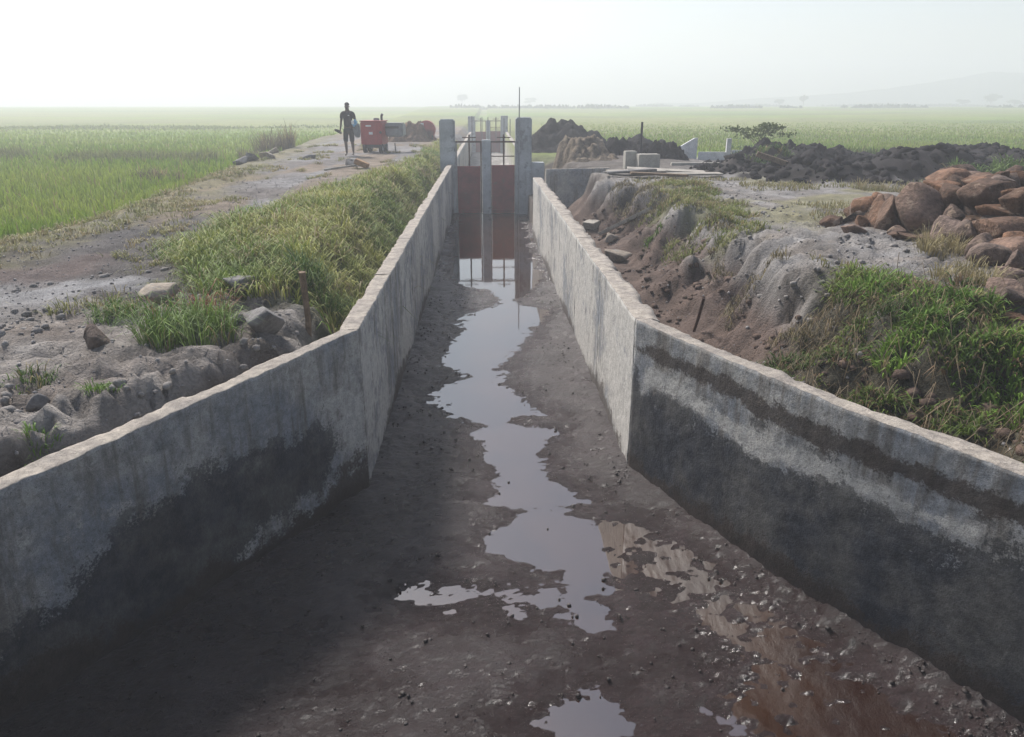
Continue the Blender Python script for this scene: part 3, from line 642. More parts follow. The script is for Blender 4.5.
# ------------------------------------------------------------------ sluice gate
def sluice(y, label, cat='gate', detail=True, h=2.8, cx=.0, rods=False):
    g = thing('sluice_gate', (cx, y, 0), 0, label, cat)
    for x, w, hh in ((-1.21, .46, h), (1.095, .49, h+.05)):
        MB().box((x, .02, hh/2-.25), (w, .5, hh+.5)).build('pillar', 'pillar_concrete', g, bevel=.04 if detail else .02, segs=2)
    MB().box((-.035, .02, .85), (.27, .34, 2.7)).build('middle_pillar', 'pillar_concrete', g, bevel=.015)
    if detail:
        MB().box((1.54, .02, .52), (.40, .4, 2.04)).build('buttress', 'pillar_concrete', g, bevel=.02)
        MB().box((1.25, -.28, .42), (.16, .12, 1.84)).build('buttress', 'pillar_concrete', g, bevel=.015)
        MB().box((-.01, .08, -.06), (2.0, .5, .12)).build('sill', 'pillar_concrete', g, bevel=.01)
    for x, z1 in ((-.575, 1.43), (.475, 1.46)):
        w = .70
        lf = MB().box((x, -.02, z1/2-.03), (w, .035, z1+.06)).build('gate_leaf', 'red_paint', g, bevel=.006)
        if detail:
            fr = MB()
            for dx in (-w/2+.02, w/2-.02): fr.box((x+dx, -.052, z1/2+.03), (.04, .028, z1-.06))
            fr.box((x, -.054, z1-.02), (w-.09, .026, .04)); fr.box((x, -.054, .10), (w-.09, .026, .04))
            fr.build('leaf_frame', 'red_paint', lf)
        MB().tube([(x+.02, -.02, z1-.05), (x+.02, -.02, 2.36)], .024).build('stem', 'rust', lf)
        hd = MB().tube([(x-.19, -.02, 2.27), (x+.23, -.02, 2.27)], .016, 6); hd.tube([(x+.02, -.2, 2.275), (x+.02, .16, 2.275)], .016, 6)
        hd.build('crank_handle', 'rust', lf)
        for dx in (-.375, .375):
            MB().box((x+dx, -.02, 1.06), (.04, .07, 2.12)).build('guide_rail', 'rust' if dx*x < 0 else 'galvanised', g)
        MB().box((x, -.02, 2.145), (.79, .06, .05)).build('crossbar', 'rust', g)
    MB().box((.475, .0, 1.72), (.70, .03, .03)).build('brace_bar', 'rust', g)
    return g
sluice(GATE_Y, 'twin sluice gate with two dark red leaves between grey concrete pillars')
sluice(56, 'far hazy sluice gate seen over and through the nearer gate', detail=False, h=2.45, cx=.1)
po = MB().tube([(0, 0, 0), (.02, 0, 2), (.03, .01, 3.72)], [.022, .02, .014], 7).build('pole', 'galvanised'); po.location = (.93, GATE_Y-.29, -.02)
props(po, 'thin tall upright pole in front of the right gate pillar', 'pole')
# starter bars and posts round the far gate
for i, (px_, py0, py1, yy) in enumerate([(472, 133, 116, 50), (482, 133, 117, 52), (488, 134, 117, 50), (496, 134, 117, 53), (504, 135, 118, 50), (510, 135, 119, 48)]):
    a = at(px_, py0, y=yy); b = at(px_, py1, y=yy)
    o = MB().tube([(0, 0, 0), (.01, 0, float(b[2]-a[2])+.55)], .025, 6).build('reinforcing_bar', 'dark_steel'); o.location = (a[0], yy, a[2]-.55)
    props(o, ('leftmost', 'second from left', 'third from left', 'third from right', 'second from right', 'rightmost')[i]+' of the thin steel bars in the far channel behind the gate', 'bar', 'upright bars in the far channel')

# ------------------------------------------------------------------ concrete block, slabs, posts on the right
blk = thing('concrete_plinth', (4.05, 20.7, 0), .05, 'pale square concrete plinth of two blocks with a dark rod standing up', 'plinth')
zb = gz(4.05, 20.7)
MB().box((.14, -.2, 1.66), (.56, .4, .66)).build('front_block', 'block_concrete', blk, bevel=.015)
MB().box((-.26, .12, 1.72), (.3, .3, .66)).build('rear_block', 'block_concrete', blk, bevel=.015)
MB().tube([(.02, .12, 1.4), (.02, .12, 2.78)], .03, 8).build('rod', 'dark_steel', blk)
kw = MB().box((0, 0, 0), (1.5, .16, .5)).build('low_kerb_wall', 'block_concrete', bevel=.01); kw.location = (5.9, 21.9, 1.42); props(kw, 'low pale concrete kerb right of the plinth', 'kerb')
SLABS = [((3.55, 18.7), 1.35, .5, .1, .0, 'thin pale board lying on top at the trench edge before the plinth', 'wood_pale'), ((4.4, 19.2), 1.9, .45, -.12, .03, 'long thin pale board lying to the right of the topmost board', 'wood_pale'),
         ((3.3, 18.1), 1.2, .4, .2, -.02, 'grey board overhanging the trench at its far end', 'stone_grey'), ((4.9, 18.4), 1.3, .35, .05, .01, 'short pale board nearest the grassy crest of the bank', 'wood_pale'),
         ((3.9, 17.7), 1.3, .3, -.06, .0, 'dark weathered board under the pale boards by the trench', 'wood')]
for i, ((x, y), l, w, a, tilt, lab, mt) in enumerate(SLABS):
    o = MB().box((0, 0, 0), (l, w, .045)).build('board', mt, bevel=.006, rough=.006, seed=i)
    o.location = (x, y, gz(x, y)+.07+.035*(i % 3)); o.rotation_euler = (tilt, .05*math.sin(i*2.1), a); props(o, lab, 'board', 'boards by the trench')
wr_ = thing('headwall', (6.9, 26.0, .12), -.1, 'small white concrete headwall with a sloping side out in the field edge', 'headwall')
MB().add([(-.55, 0, 1.2), (.05, 0, 1.2), (.05, 0, 2.05), (-.05, 0, 2.05), (-.55, 0, 1.75), (-.55, .15, 1.2), (.05, .15, 1.2), (.05, .15, 2.05), (-.05, .15, 2.05), (-.55, .15, 1.75)],
         [(0, 1, 2, 3, 4), (9, 8, 7, 6, 5), (0, 5, 6, 1), (1, 6, 7, 2), (2, 7, 8, 3), (3, 8, 9, 4), (4, 9, 5, 0)]).build('wing_slab', 'pale_concrete', wr_)
MB().box((1.08, .05, 1.62), (.15, .16, .84)).build('post', 'pale_concrete', wr_, bevel=.01)
MB().box((.56, .05, 1.4), (.9, .1, .42)).build('cross_wall', 'pale_concrete', wr_, bevel=.01)
MB().box((1.72, .05, 1.42), (1.05, .1, .5)).build('side_wall', 'pale_concrete', wr_, bevel=.01)
o = MB().box((0, 0, 0), (.95, .25, .12)).build('timber', 'wood', bevel=.01); o.location = (7.0, 18.9, gz(7.0, 18.9)+.12); o.rotation_euler = (0, .3, -.3); props(o, 'short tilted timber balk at the left end of the dark soil', 'timber')

# trench timbers and stones, stick
def ground_stick(name, a, b, r, mat, label, cat, lift=.02):
    a, b = Vector(a), Vector(b); mid = (a+b)/2
    o = MB().tube([a-mid, (a-mid)*.3+Vector((.01, .015, 0)), b-mid], r, 7).build(name, mat); o.location = mid; return props(o, label, cat)
def plank(px0, px1, w, t, mat, label, zz, cat='plank'):
    a, b = (Vector(at(*px0, z=zz[0])), Vector(at(*px1, z=zz[1]))) if zz else (Vector(hit(*px0))+Vector((0, 0, .09)), Vector(hit(*px1))+Vector((0, 0, .06)))
    d = b-a; o = MB().box((0, 0, 0), (d.length, w, t)).build('plank', mat, bevel=.006, rough=.005); o.location = (a+b)/2
    o.rotation_euler = d.to_track_quat('X', 'Z').to_euler(); return props(o, label, cat)
plank((600, 238), (652, 211), .2, .07, 'wood_pale', 'weathered plank lying aslant in the trench behind the right wall', None)
plank((588, 226), (606, 218), .28, .14, 'wood_pale', 'short pale block of timber beside the slanting plank in the trench', (.80, .90), 'timber')
ground_stick('stick', at(694, 331, z=.78), at(704, 298, z=1.28), .018, 'rust', 'rusty stick leaning upright in the trench behind the right wall', 'stick')
a = hit(308, 332)-np.array([0, 0, .1]); b = at(302, 272, y=float(a[1])-.06)
ground_stick('stake', a, b, [.026, .026, .03], 'wood', 'thin wooden stake driven in behind the bend of the left wall', 'stake')
for i, (px_, py_, z_, s, lab) in enumerate([(617, 252, .8, (.5, .4, .25), 'flat pale stone below the slanting plank in the trench'), (612, 236, .8, (.3, .25, .2), 'small pale stone just under the slanting plank'), (478, 0, 0, None, None)]):
    if s is None: continue
    p = at(px_, py_, z=z_); place_rock('stone', 3+i, (p[0], p[1], gz(p[0], p[1])+s[2]*.3), s, (.1, .2, i), 'stone_pale', lab)

# ------------------------------------------------------------------ spoil heaps
def heap(name, c, rx, ry, h, mat, label, seed, cat='soil heap', rot=0., n=64, lump=.5):
    u = np.linspace(-1, 1, n); U, V = np.meshgrid(u, u); R = np.hypot(U, V)
    env = smooth(1.0, .15, R + (fbm(U*1.6+seed, V*1.6, 0, 3, seed)-.5)*.55)
    bump = (fbm(U*4+seed, V*4, 1, 4, seed+3)-.5); clod = np.abs(fbm(U*9+seed, V*9, 2, 3, seed+5)-.5)
    cz, sz = math.cos(rot), math.sin(rot)
    X, Y = U*rx, V*ry; X, Y = X*cz-Y*sz, X*sz+Y*cz
    g = gzi(X+c[0], Y+c[1])
    cw, cv = worley(U*5+seed, V*5, seed); Z = g - .12 + h*env*(.85+lump*bump*1.8) + smooth(0, .4, env)*((cv-.5)*.22+clod*.25-.10*smooth(.2, 0, cw))
    zc = float(g[n//2, n//2])
    me = grid_mesh(name, X, Y, Z-zc, mask=(R < 1.02))
    o = link_mesh(name, me, mat, shade=False); o.location = (c[0], c[1], zc); return props(o, label, cat)
heap('soil_heap', (3.3, 33.5), 2.9, 2.2, 1.2, 'dark_clods', 'highest dark heap of lumpy earth right behind the right gate pillar', 201, n=60)
heap('soil_heap', (6.0, 31.0), 2.4, 2.0, .75, 'dark_clods', 'dark low earth heap behind the plinth with the rod', 203)
heap('soil_heap', (2.8, 25.2), 1.7, 1.9, .75, 'tan_clods', 'tan straw-covered earth heap close behind the side channel wall', 205)
heap('soil_heap', (4.6, 26.6), 1.5, 1.2, .6, 'dark_clods', 'dark earth heap just left of the plinth behind the side channel', 207)
heap('soil_heap', (5.6, 24.8), 1.0, .8, .55, 'dark_clods', 'small dark earth heap between the plinth and the white headwall', 209)
heap('soil_heap', (8.0, 23.3), 1.6, 1.1, .45, 'dark_clods', 'dark earth heap at the foot of the small bare tree', 211)
heap('soil_heap', (9.8, 22.0), 1.2, 1.2, .5, 'dark_clods', 'dark rounded earth heap right of the small tree at the field edge', 213)
heap('soil_heap', (-3.7, 39.5), 1.7, 1.4, .95, 'brown_soil', 'brown earth heap between the two red machines', 215)

# dark clods on the dark soil strip
P = []; S = []
while len(P) < 2600:
    x, y = RNG.uniform(5, 26), RNG.uniform(15, 27)
    if sdpoly(np.array([x]), np.array([y]), DARK)[0] < .1: continue
    P.append((x, y)); S.append(.07+.28*RNG.random()**3)
P = np.array(P); scatter_rocks('soil_clods', np.column_stack([P, gzi(P[:, 0], P[:, 1])+.02]), S, 'dark_clods', 'dark damp clods strewn over the ploughed strip at the field edge', 'clods')

# ------------------------------------------------------------------ stone pile
def hz(x, y):
    return 1.62 + np.clip(sdpoly(np.array([x]), np.array([y]), PILE)[0]*.62+.05, 0, .72)
def pile_hit(px_, py_):
    lo = None
    for t in np.arange(3.5, 16, .04):
        p = at(px_, py_, y=t)
        if p[2] < hz(p[0], p[1]): return p
    return at(px_, py_, z=1.65)
BIG = [ # px, py, width px, height px, tilt, label
 (917, 220, 52, 44, .75, 'largest slab-like brown stone leaning at the left front of the pile'), (892, 222, 26, 36, .3, 'blocky upright brown stone left of the largest slab'),
 (879, 220, 24, 36, .2, 'tall narrow brown stone near the left tip of the pile'), (938, 193, 32, 28, .2, 'rounded stone on the left skyline of the pile'),
 (957, 198, 34, 32, -.2, 'broad faceted stone with a pale scooped face high in the pile'), (985, 193, 46, 30, .15, 'dark-faced wide stone below the top of the pile'),
 (998, 212, 38, 18, .1, 'flat ledge-like stone at mid height of the pile, right'), (948, 233, 32, 26, -.1, 'rounded stone in the pile just right of the largest slab'),
 (1003, 230, 54, 24, -.1, 'long dark-edged stone lying level across the right of the pile'), (966, 242, 30, 26, .5, 'angular stone above the dry tuft at the foot of the pile'),
 (980, 254, 24, 24, .1, 'squarish stone below the long level stone'), (1008, 252, 40, 26, .1, 'brown rounded stone below the right end of the long level stone'),
 (986, 269, 36, 24, .1, 'pale tan rounded stone low in the pile'), (1014, 277, 34, 18, .05, 'red brick-like block at the right edge of the frame'),
 (1008, 297, 40, 20, .2, 'smooth brown stone lying below the red block'), (1012, 314, 26, 16, .0, 'round pinkish stone alone near the bottom of the pile'),
 (1010, 325, 44, 9, .0, 'thin flat stone lying lowest at the right edge'), (1017, 205, 26, 34, -.3, 'tall stone at the right edge of the frame, upper pile'),
 (1003, 182, 24, 14, 0, 'small stone on the right skyline of the pile'), (1000, 176, 14, 10, .0, 'little round stone topmost on the pile skyline'),
 (1016, 195, 26, 16, .1, 'tan stone on the right edge just below the skyline'), (953, 216, 20, 22, .1, 'dark squat stone in the middle of the pile'),
 (969, 226, 16, 16, .4, 'small wedge stone in the middle of the pile'), (905, 246, 34, 8, 0, 'thin flat stone at the foot of the largest slab'),
 (895, 240, 16, 10, .0, 'small orange-brown stone under the blocky upright stone'), (976, 183, 26, 16, .2, 'medium stone on the skyline in the middle of the pile'),
 (898, 206, 24, 14, .1, 'flat stone lying behind the upright stones on the left'), (862, 228, 16, 12, .4, 'small stone at the very left tip of the pile'),
 (1018, 240, 26, 16, .1, 'tan wedge stone at the right edge, mid pile'), (1020, 262, 20, 22, .3, 'stone at the right edge above the red block')]
for i, (px_, py_, w, h, tilt, lab) in enumerate(BIG):
    p = pile_hit(px_, py_+h*.1); dist = float(np.dot(p-np.array([0, 0, EYE]), FW)); k = dist/F
    sx, sz = w*k*1.12, h*k*1.15; sy = (sx+sz)*.5
    q = p + np.array([p[0], p[1], 0])/math.hypot(p[0], p[1])*sy*.22
    q[2] = max(q[2], gz(q[0], q[1])+sz*.25)
    o = place_rock('stone', i % 14, q, (sx, sy, sz), (0, tilt, -math.atan2(p[0], p[1])+.1*math.sin(i*1.7)), 'stone', lab, 'stone', 'brown stones in the heap')
n = 0; placed = []
while n < 100:
    x, y = RNG.uniform(3.9, 10.5), RNG.uniform(4.0, 13.2)
    s_ = sdpoly(np.array([x]), np.array([y]), PILE)[0]
    if s_ < .12 or (np.array([x, y, 2-EYE])@RT)/(np.array([x, y, 2-EYE])@FW)*F > 800: continue
    sz = RNG.uniform(.24, .46)
    place_rock('stone', n % 14, (x, y, hz(x, y)-.10-RNG.uniform(0, .12)), (sz*1.3, sz, sz*.8), (RNG.uniform(-.4, .4), RNG.uniform(-.4, .4), RNG.uniform(0, 6.28)), 'stone',
               'brown stone wedged among the larger ones in the heap', 'stone', 'small brown stones filling the heap', True); n += 1
for i, (px_, py_, w, h, lab) in enumerate([(832, 222, 20, 14, 'dark brown stone lying apart on the grey ground left of the pile'), (853, 229, 24, 11, 'dark low stone between the lone stone and the pile')]):
    p = hit(px_, py_+4); k = p[1]/F
    place_rock('stone', 5+i, (p[0], p[1], gz(p[0], p[1])+h*k*.18), (w*k*1.2, w*k, h*k*1.2), (0, .2, .3), 'stone', lab)

# ------------------------------------------------------------------ stones on the left bank
LST = [(93, 340, 24, 26, 'stone', 'reddish brown squarish stone on the dirt above the left wall'), (160, 296, 36, 16, 'stone_pale', 'flat buff stone at the road edge above the grass clump'),
       (243, 289, 44, 12, 'stone_grey', 'flat grey stone half sunk in the grass verge'), (224, 312, 22, 12, 'stone_grey', 'broken grey slab piece beside the grey dirt mound on the left bank'), (238, 320, 16, 8, 'stone_grey', 'thin broken slab piece lying by the left grey dirt mound'),
       (262, 322, 44, 28, 'stone_grey', 'low rounded grey dirt mound behind the left wall near the stake'),  # a mound of dirt, shaped with the rock mesh
       (240, 162, 12, 7, 'stone_grey', 'small stone at the road edge by the brown bush, left'), (252, 158, 14, 8, 'stone_grey', 'middle of the stones at the road edge by the brown bush'), (266, 156, 14, 6, 'stone_pale', 'pale flat stone right of the others at the road edge by the brown bush'),
       (308, 157, 12, 5, 'stone_grey', 'flat stone alone on the road before the walking person'), (272, 152, 14, 5, 'stone_pale', 'pale stone farthest along the road edge behind the brown bush'),
       (352, 163, 16, 8, 'stone_grey', 'grey lump of rubble behind the hoe on the road'), (36, 405, 20, 16, 'stone_grey', 'grey clod above the crevice at the far left bank')]
for i, (px_, py_, w, h, mt, lab) in enumerate(LST):
    p = hit(px_, py_+h*.4); k = p[1]/F
    place_rock('stone', (i*3+2) % 14, (p[0], p[1]+h*k*.3, gz(p[0], p[1]+h*k*.3)+h*k*.28), (w*k*1.2, w*k*.9, h*k*1.25), (.05*i, .15*math.sin(i), i*1.1), mt, lab)

# ------------------------------------------------------------------ loose gravel and pebbles (uncountable)
def scatter_area(n, xr, yr, cond, smin, smax, mat, name, label, cat, pw=3, zf=None, sink=.15):
    x = RNG.uniform(xr[0], xr[1], n); y = yr[0]+(yr[1]-yr[0])*RNG.random(n)**1.7
    m = cond(x, y); x, y = x[m], y[m]; S = smin+(smax-smin)*RNG.random(len(x))**pw
    z = (gzi(x, y) if zf is None else zf(x, y))+S*(.35-sink)
    return scatter_rocks(name, np.column_stack([x, y, z]), S, mat, label, cat)
scatter_area(14000, (-7, -1.3), (2.6, 20), lambda x, y: (x < wall_l(y)-TH-.05) & (x > paddy_x(y)+.3) & (sdpoly(x, y, VERGE) < .1), .008, .04, 'pebble', 'gravel', 'loose grey gravel scattered along the left road and bank', 'gravel', 7)
scatter_area(6000, (1.5, 6), (2.6, 18), lambda x, y: (x > wall_r(y)+TH+.08) & (sdpoly(x, y, PILE) < 0), .008, .045, 'pebble', 'gravel', 'loose grey pebbles scattered over the right bank and trench', 'gravel', 7)
surf('clod_grey', (.24, .22, .205), .95, 6, .4, .8, 30, spec=.15); surf('clod_brown', (.12, .083, .066), .95, 6, .4, .8, 30, spec=.15)
scatter_area(9000, (1.5, 4.6), (4, 19), lambda x, y: (x > wall_r(y)+TH+.1) & (gzi(x, y) < 1.35) & (fbm(x*1.5, y*1.5, 1, 3, 161)+RNG.random(len(x))*.3 > .62), .012, .12, 'clod_brown', 'earth_clods', 'crumbled brown clods lying in the trench behind the right wall', 'clods', 6, sink=.25)
scatter_area(6000, (2, 5.2), (5, 18), lambda x, y: (gzi(x, y) > 1.3) & (sdpoly(x, y, PILE) < -.1) & (fbm(x*1.5, y*1.5, 1, 3, 163) > .55), .010, .08, 'clod_grey', 'earth_clods', 'crumbled grey clods on the top of the right bank', 'clods', 7, sink=.25)
scatter_area(8000, (-5, -1.3), (2.8, 8.6), lambda x, y: (x < wall_l(y)-TH-.05) & (fbm(x*1.5, y*1.5, 1, 3, 165) > .54) & (sdpoly(x, y, VERGE) < 0), .010, .09, 'clod_grey', 'earth_clods', 'crumbled pale clods on the dirt bank behind the left wing wall', 'clods', 6, sink=.25)
def mud_z(x, y):
    i = np.clip(np.searchsorted(my, y), 0, len(my)-1); j = np.clip(np.searchsorted(mx, x), 0, len(mx)-1); return MZ[i, j]
def mud_cond(x, y):
    edge = np.minimum(x-wall_l(y), wall_r(y)-x)
    left = smooth(1.0, .1, x-wall_l(y)); p = .10+.9*smooth(.45, .62, fbm(x*2.2, y*1.6, 0, 3, 147))*np.maximum(left*smooth(4.6, 6.5, y), smooth(.6, .1, wall_r(y)-x))
    return (edge > .04) & (RNG.random(len(x)) < p) & (mud_z(x, y) > -.004)
scatter_area(60000, (-3.2, 3.2), (2.6, 20), mud_cond, .008, .034, 'mud_pebble', 'mud_pebbles', 'dark wet pebbles and clods strewn over the mud of the channel', 'pebbles', 6, mud_z)
PP = [(-.72, 4.62, .035), (-.66, 4.55, .03), (-.60, 4.57, .02), (-.78, 4.3, .03), (-.74, 4.28, .02), (.52, 4.32, .03), (.56, 4.2, .04), (.53, 4.2, .025), (.46, 4.38, .02), (.45, 5.3, .02), (.16, 6.1, .03), (1.3, 4.0, .03), (1.0, 3.5, .03), (.95, 3.7, .025)]
scatter_rocks('mud_pebbles', np.array([(x, y, max(float(mud_z(np.array([x]), np.array([y]))[0]), 0)+.004) for x, y, s in PP]), [s for *_, s in PP], 'mud_pebble', 'few larger black pebbles lying in the puddles of the channel', 'pebbles')

# ------------------------------------------------------------------ grass and plants
def blades(name, P, Hh, W, C, label, cat, lean=.5, kind='stuff', parent=None, loc=None, droop=.5, mat='foliage', up=1.0):
    n = len(P); a = RNG.uniform(0, 6.283, n); ln = RNG.uniform(.1, 1, n)*lean
    dx, dy = np.cos(a), np.sin(a); sx, sy = -dy, dx
    b = RNG.uniform(0, 6.283, n); sx, sy = np.cos(b), np.sin(b)
    P = np.asarray(P); Hh = np.asarray(Hh); W = np.asarray(W)*np.ones(n)
    mid = P+np.stack([dx*ln*Hh*.35, dy*ln*Hh*.35, Hh*.6*up], 1)
    tip = P+np.stack([dx*ln*Hh*1.0, dy*ln*Hh*1.0, Hh*(1-droop*ln)*up], 1)
    s = np.stack([sx, sy, np.zeros(n)], 1)*W[:, None]*.5
    V = np.stack([P-s, P+s, mid+s*.8, mid-s*.8, tip+s*.12, tip-s*.12], 1).reshape(-1, 3)
    i = np.arange(n)[:, None]*6
    Q = np.concatenate([i+np.array([0, 1, 2, 3]), i+np.array([3, 2, 4, 5])])
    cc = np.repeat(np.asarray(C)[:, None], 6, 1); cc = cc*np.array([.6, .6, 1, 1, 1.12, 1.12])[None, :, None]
    me = np_mesh(name, V, Q, cc.reshape(-1, 3))
    o = link_mesh(name, me, mat, parent, loc=loc)
    if parent is None: props(o, label, cat, kind=kind)
    return o
def clumps(cx, cy, per, r, h, ca, cb, wid, label, cat, name, lean=.9, droop=.8, dry=.1, drycol=(.27, .22, .11), sc=1.2, origin=None):
    """grass as tufts: blades fan out from tuft centres"""
    n = len(cx); t = np.clip(fbm(cx*sc, cy*sc, 0, 3, 303)*2.2-.6+RNG.normal(0, .18, n), 0, 1)
    hh = h*(.35+.9*fbm(cx*2.1, cy*2.1, 3, 3, 307))*RNG.uniform(.7, 1.3, n)
    col = lerp(np.array(ca)[None], np.array(cb)[None], t[:, None])*RNG.uniform(.8, 1.2, n)[:, None]
    isd = RNG.random(n) < dry; col[isd] = np.array(drycol)*RNG.uniform(.7, 1.15, isd.sum())[:, None]
    idx = np.repeat(np.arange(n), per); m = len(idx); a = RNG.uniform(0, 6.283, m); q = np.sqrt(RNG.random(m))
    x = cx[idx]+np.cos(a)*q*r*.5; y = cy[idx]+np.sin(a)*q*r*.5; H = hh[idx]*RNG.uniform(.5, 1.15, m); ln = q*lean*RNG.uniform(.5, 1.2, m)
    P = np.column_stack([x, y, gzi(x, y)-.015]); d = np.stack([np.cos(a), np.sin(a)], 1)
    W = (wid[0]+wid[1]*cy[idx])*RNG.uniform(.7, 1.3, m); b = a+1.57+RNG.normal(0, .5, m); s_ = np.stack([np.cos(b), np.sin(b), 0*b], 1)*W[:, None]*.5
    def at_(f, g): return P+np.concatenate([d*(ln*H*f)[:, None], (H*g)[:, None]], 1)
    m1, m2, tp = at_(.28, .52), at_(.68, .85-.1*droop), P+np.concatenate([d*(ln*H*1.15)[:, None], (H*(1.0-droop*.55*np.clip(ln, 0, 1.2)))[:, None]], 1)
    V = np.stack([P-s_, P+s_, m1+s_*.9, m1-s_*.9, m2+s_*.6, m2-s_*.6, tp+s_*.1, tp-s_*.1], 1).reshape(-1, 3)
    i_ = np.arange(m)[:, None]*8; Q = np.concatenate([i_+np.array(k) for k in ([0, 1, 2, 3], [3, 2, 4, 5], [5, 4, 6, 7])])
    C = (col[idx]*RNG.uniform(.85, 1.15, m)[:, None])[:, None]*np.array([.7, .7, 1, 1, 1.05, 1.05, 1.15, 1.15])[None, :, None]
    if origin is not None: V = V-np.array(origin)
    return props(link_mesh(name, np_mesh(name, V, Q, C.reshape(-1, 3)), 'foliage', loc=origin), label, cat, kind='stuff' if origin is None else None)
def grass_cols(n, a, b, x=None, y=None, sc=1.2, dry=0., drycol=(.27, .22, .11)):
    t = RNG.random(n)*.5 if x is None else np.clip(RNG.random(n)*.5+fbm(x*sc, y*sc, 0, 3, 301)*1.4-.45, 0, 1)
    c = lerp(np.array(a)[None], np.array(b)[None], t[:, None])*RNG.uniform(.75, 1.25, n)[:, None]
    m = RNG.random(n) < dry; c[m] = np.array(drycol)*RNG.uniform(.7, 1.2, m.sum())[:, None]
    return c
def sample(P, n, seed_thr=None, sc=1.5, thr=.0):
    P_ = np.array(P); x = RNG.uniform(P_[:, 0].min()-.3, P_[:, 0].max()+.3, n); y = RNG.uniform(P_[:, 1].min()-.3, P_[:, 1].max()+.3, n)
    d = sdpoly(x, y, P)+(fbm(x*1.8, y*1.8, 0, 3, 311)-.5)*.9
    m = (d > 0) & (fbm(x*sc, y*sc, 0, 3, 315) > thr) & (x < wall_l(y)-TH*1.2-.06) | ((d > 0) & (x > wall_r(y)+TH*1.3+.16) & (fbm(x*sc, y*sc, 0, 3, 315) > thr))
    m &= ~((x > -2.15) & (x < -1.45) & (y < 7.0) & (y > 3)) & (sdpoly(x, y, PILE) < -.12)
    return x[m], y[m]
x, y = sample(VERGE, 15000, thr=.28); kp = RNG.random(len(x)) < np.clip(15/y, .3, 1); x, y = x[kp], y[kp]
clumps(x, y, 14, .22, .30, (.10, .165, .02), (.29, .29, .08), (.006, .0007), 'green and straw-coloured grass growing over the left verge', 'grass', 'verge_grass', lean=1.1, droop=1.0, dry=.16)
# sparse dry grass on the left road edges
x = RNG.uniform(-7.5, -1.5, 5200); y = 5+30*RNG.random(5200)**1.5
m = (fbm(x*1.0, y*.5, 0, 3, 331)+.30*smooth(1.3, .1, np.abs(x-paddy_x(y)-.1)) > .66) & (x < wall_l(y)-TH-.1) & (x > paddy_x(y)-.1); x, y = x[m], y[m]
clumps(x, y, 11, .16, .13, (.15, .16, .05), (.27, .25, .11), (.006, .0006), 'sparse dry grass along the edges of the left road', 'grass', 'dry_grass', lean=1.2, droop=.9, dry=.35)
# paddies
def paddy(n, xr, yr, cond, name, label, h=.34):
    u = RNG.random(n); y = yr[0]*(yr[1]/yr[0])**u; x = RNG.uniform(0, 1, n)
    x = xr[0](y)+(xr[1](y)-xr[0](y))*x; m = cond(x, y) & (RNG.random(n) < smooth(yr[1], yr[1]*.35, y)*.9+.1*(y < yr[1]*.8)); x, y = x[m], y[m]
    dist = np.hypot(x, y); fade = smooth(yr[1]*.95, yr[1]*.3, y); t = fbm(x*.25, y*.12, 0, 3, 341)
    blades(name, np.column_stack([x, y, gzi(x, y)-.03]), h*(.35+.65*fade)*(.6+.5*RNG.random(len(x)))*(.7+.6*t), .007+.0011*dist, grass_cols(len(x), (.16, .25, .03), (.26, .31, .06), x, y, .25, .05)*(1.25-.25*fade)[:, None], label, 'rice', .45, droop=.4)
paddy(95000, (lambda y: -1.15*y-6, lambda y: paddy_x(y)+.1), (8.5, 95), lambda x, y: x < paddy_x(y)+(fbm(x*1.5, y*1.5, 0, 2, 345)-.5)*.8, 'rice_paddy', 'bright green young rice filling the field left of the road')
paddy(60000, (lambda y: 5+.0*y, lambda y: 1.0*y+8), (25.5, 110), lambda x, y: (sdpoly(x, y, DARK) < -.2) & (y > 27.0+(x < 9)*2), 'rice_paddy', 'pale green rice filling the wide field on the right', .22)
# rough edge tufts along paddy border
def tuft(name, x, y, n, r, h, ca, cb, label, cat, lean=1.0, dry=.1, w=.010, droop=.9, drycol=(.27, .22, .11)):
    k = max(4, n//13); a = RNG.uniform(0, 6.283, k); q = np.sqrt(RNG.random(k))*r
    return clumps(x+np.cos(a)*q, y+np.sin(a)*q, 13, .10+r*.2, h*1.15, ca, cb, (w*.75, 0), label, cat, name, lean, droop, dry, drycol, 3., origin=(x, y, gz(x, y)))
GA, GB = (.06, .12, .018), (.14, .23, .045)
# individual plants on the left bank
for px_, py_, z_, n, r, h, lab, ca, cb, dr in [(190, 338, 1.30, 900, .34, .42, 'big bright green grass clump with long blades behind the left wing wall', (.07, .13, .02), (.17, .25, .06), .08),
        (207, 322, 1.35, 260, .14, .36, 'reddish brown dry weed rising from the green grass clump', (.16, .05, .025), (.22, .09, .04), .2),
        (158, 332, 1.38, 90, .08, .20, 'small orange-brown weed left of the green grass clump', (.20, .07, .03), (.22, .11, .05), .1),
        (120, 315, 1.42, 420, .22, .16, 'low green weed patch left of the buff stone', GA, GB, .15), (100, 390, 1.33, 160, .10, .10, 'small green tuft above the crevice on the left bank', GA, GB, .1),
        (30, 385, 1.40, 160, .13, .09, 'tiny green tuft on the pale dirt at the far left', GA, GB, .2), (45, 452, 1.25, 120, .07, .10, 'green sprig in the crevice beside the left wall top', GA, GB, .1),
        (318, 300, 1.35, 900, .22, .36, 'dark green grass clump right of the wooden stake', (.045, .095, .015), (.12, .19, .04), .05), (235, 268, 1.5, 700, .26, .22, 'yellowish grass hump at the near end of the left verge', (.13, .15, .04), (.2, .22, .08), .2)]:
    p = hit(px_, py_); tuft('grass_tuft', float(p[0]), float(p[1]), n, r, h, ca, cb, lab, 'grass tuft', dry=dr)
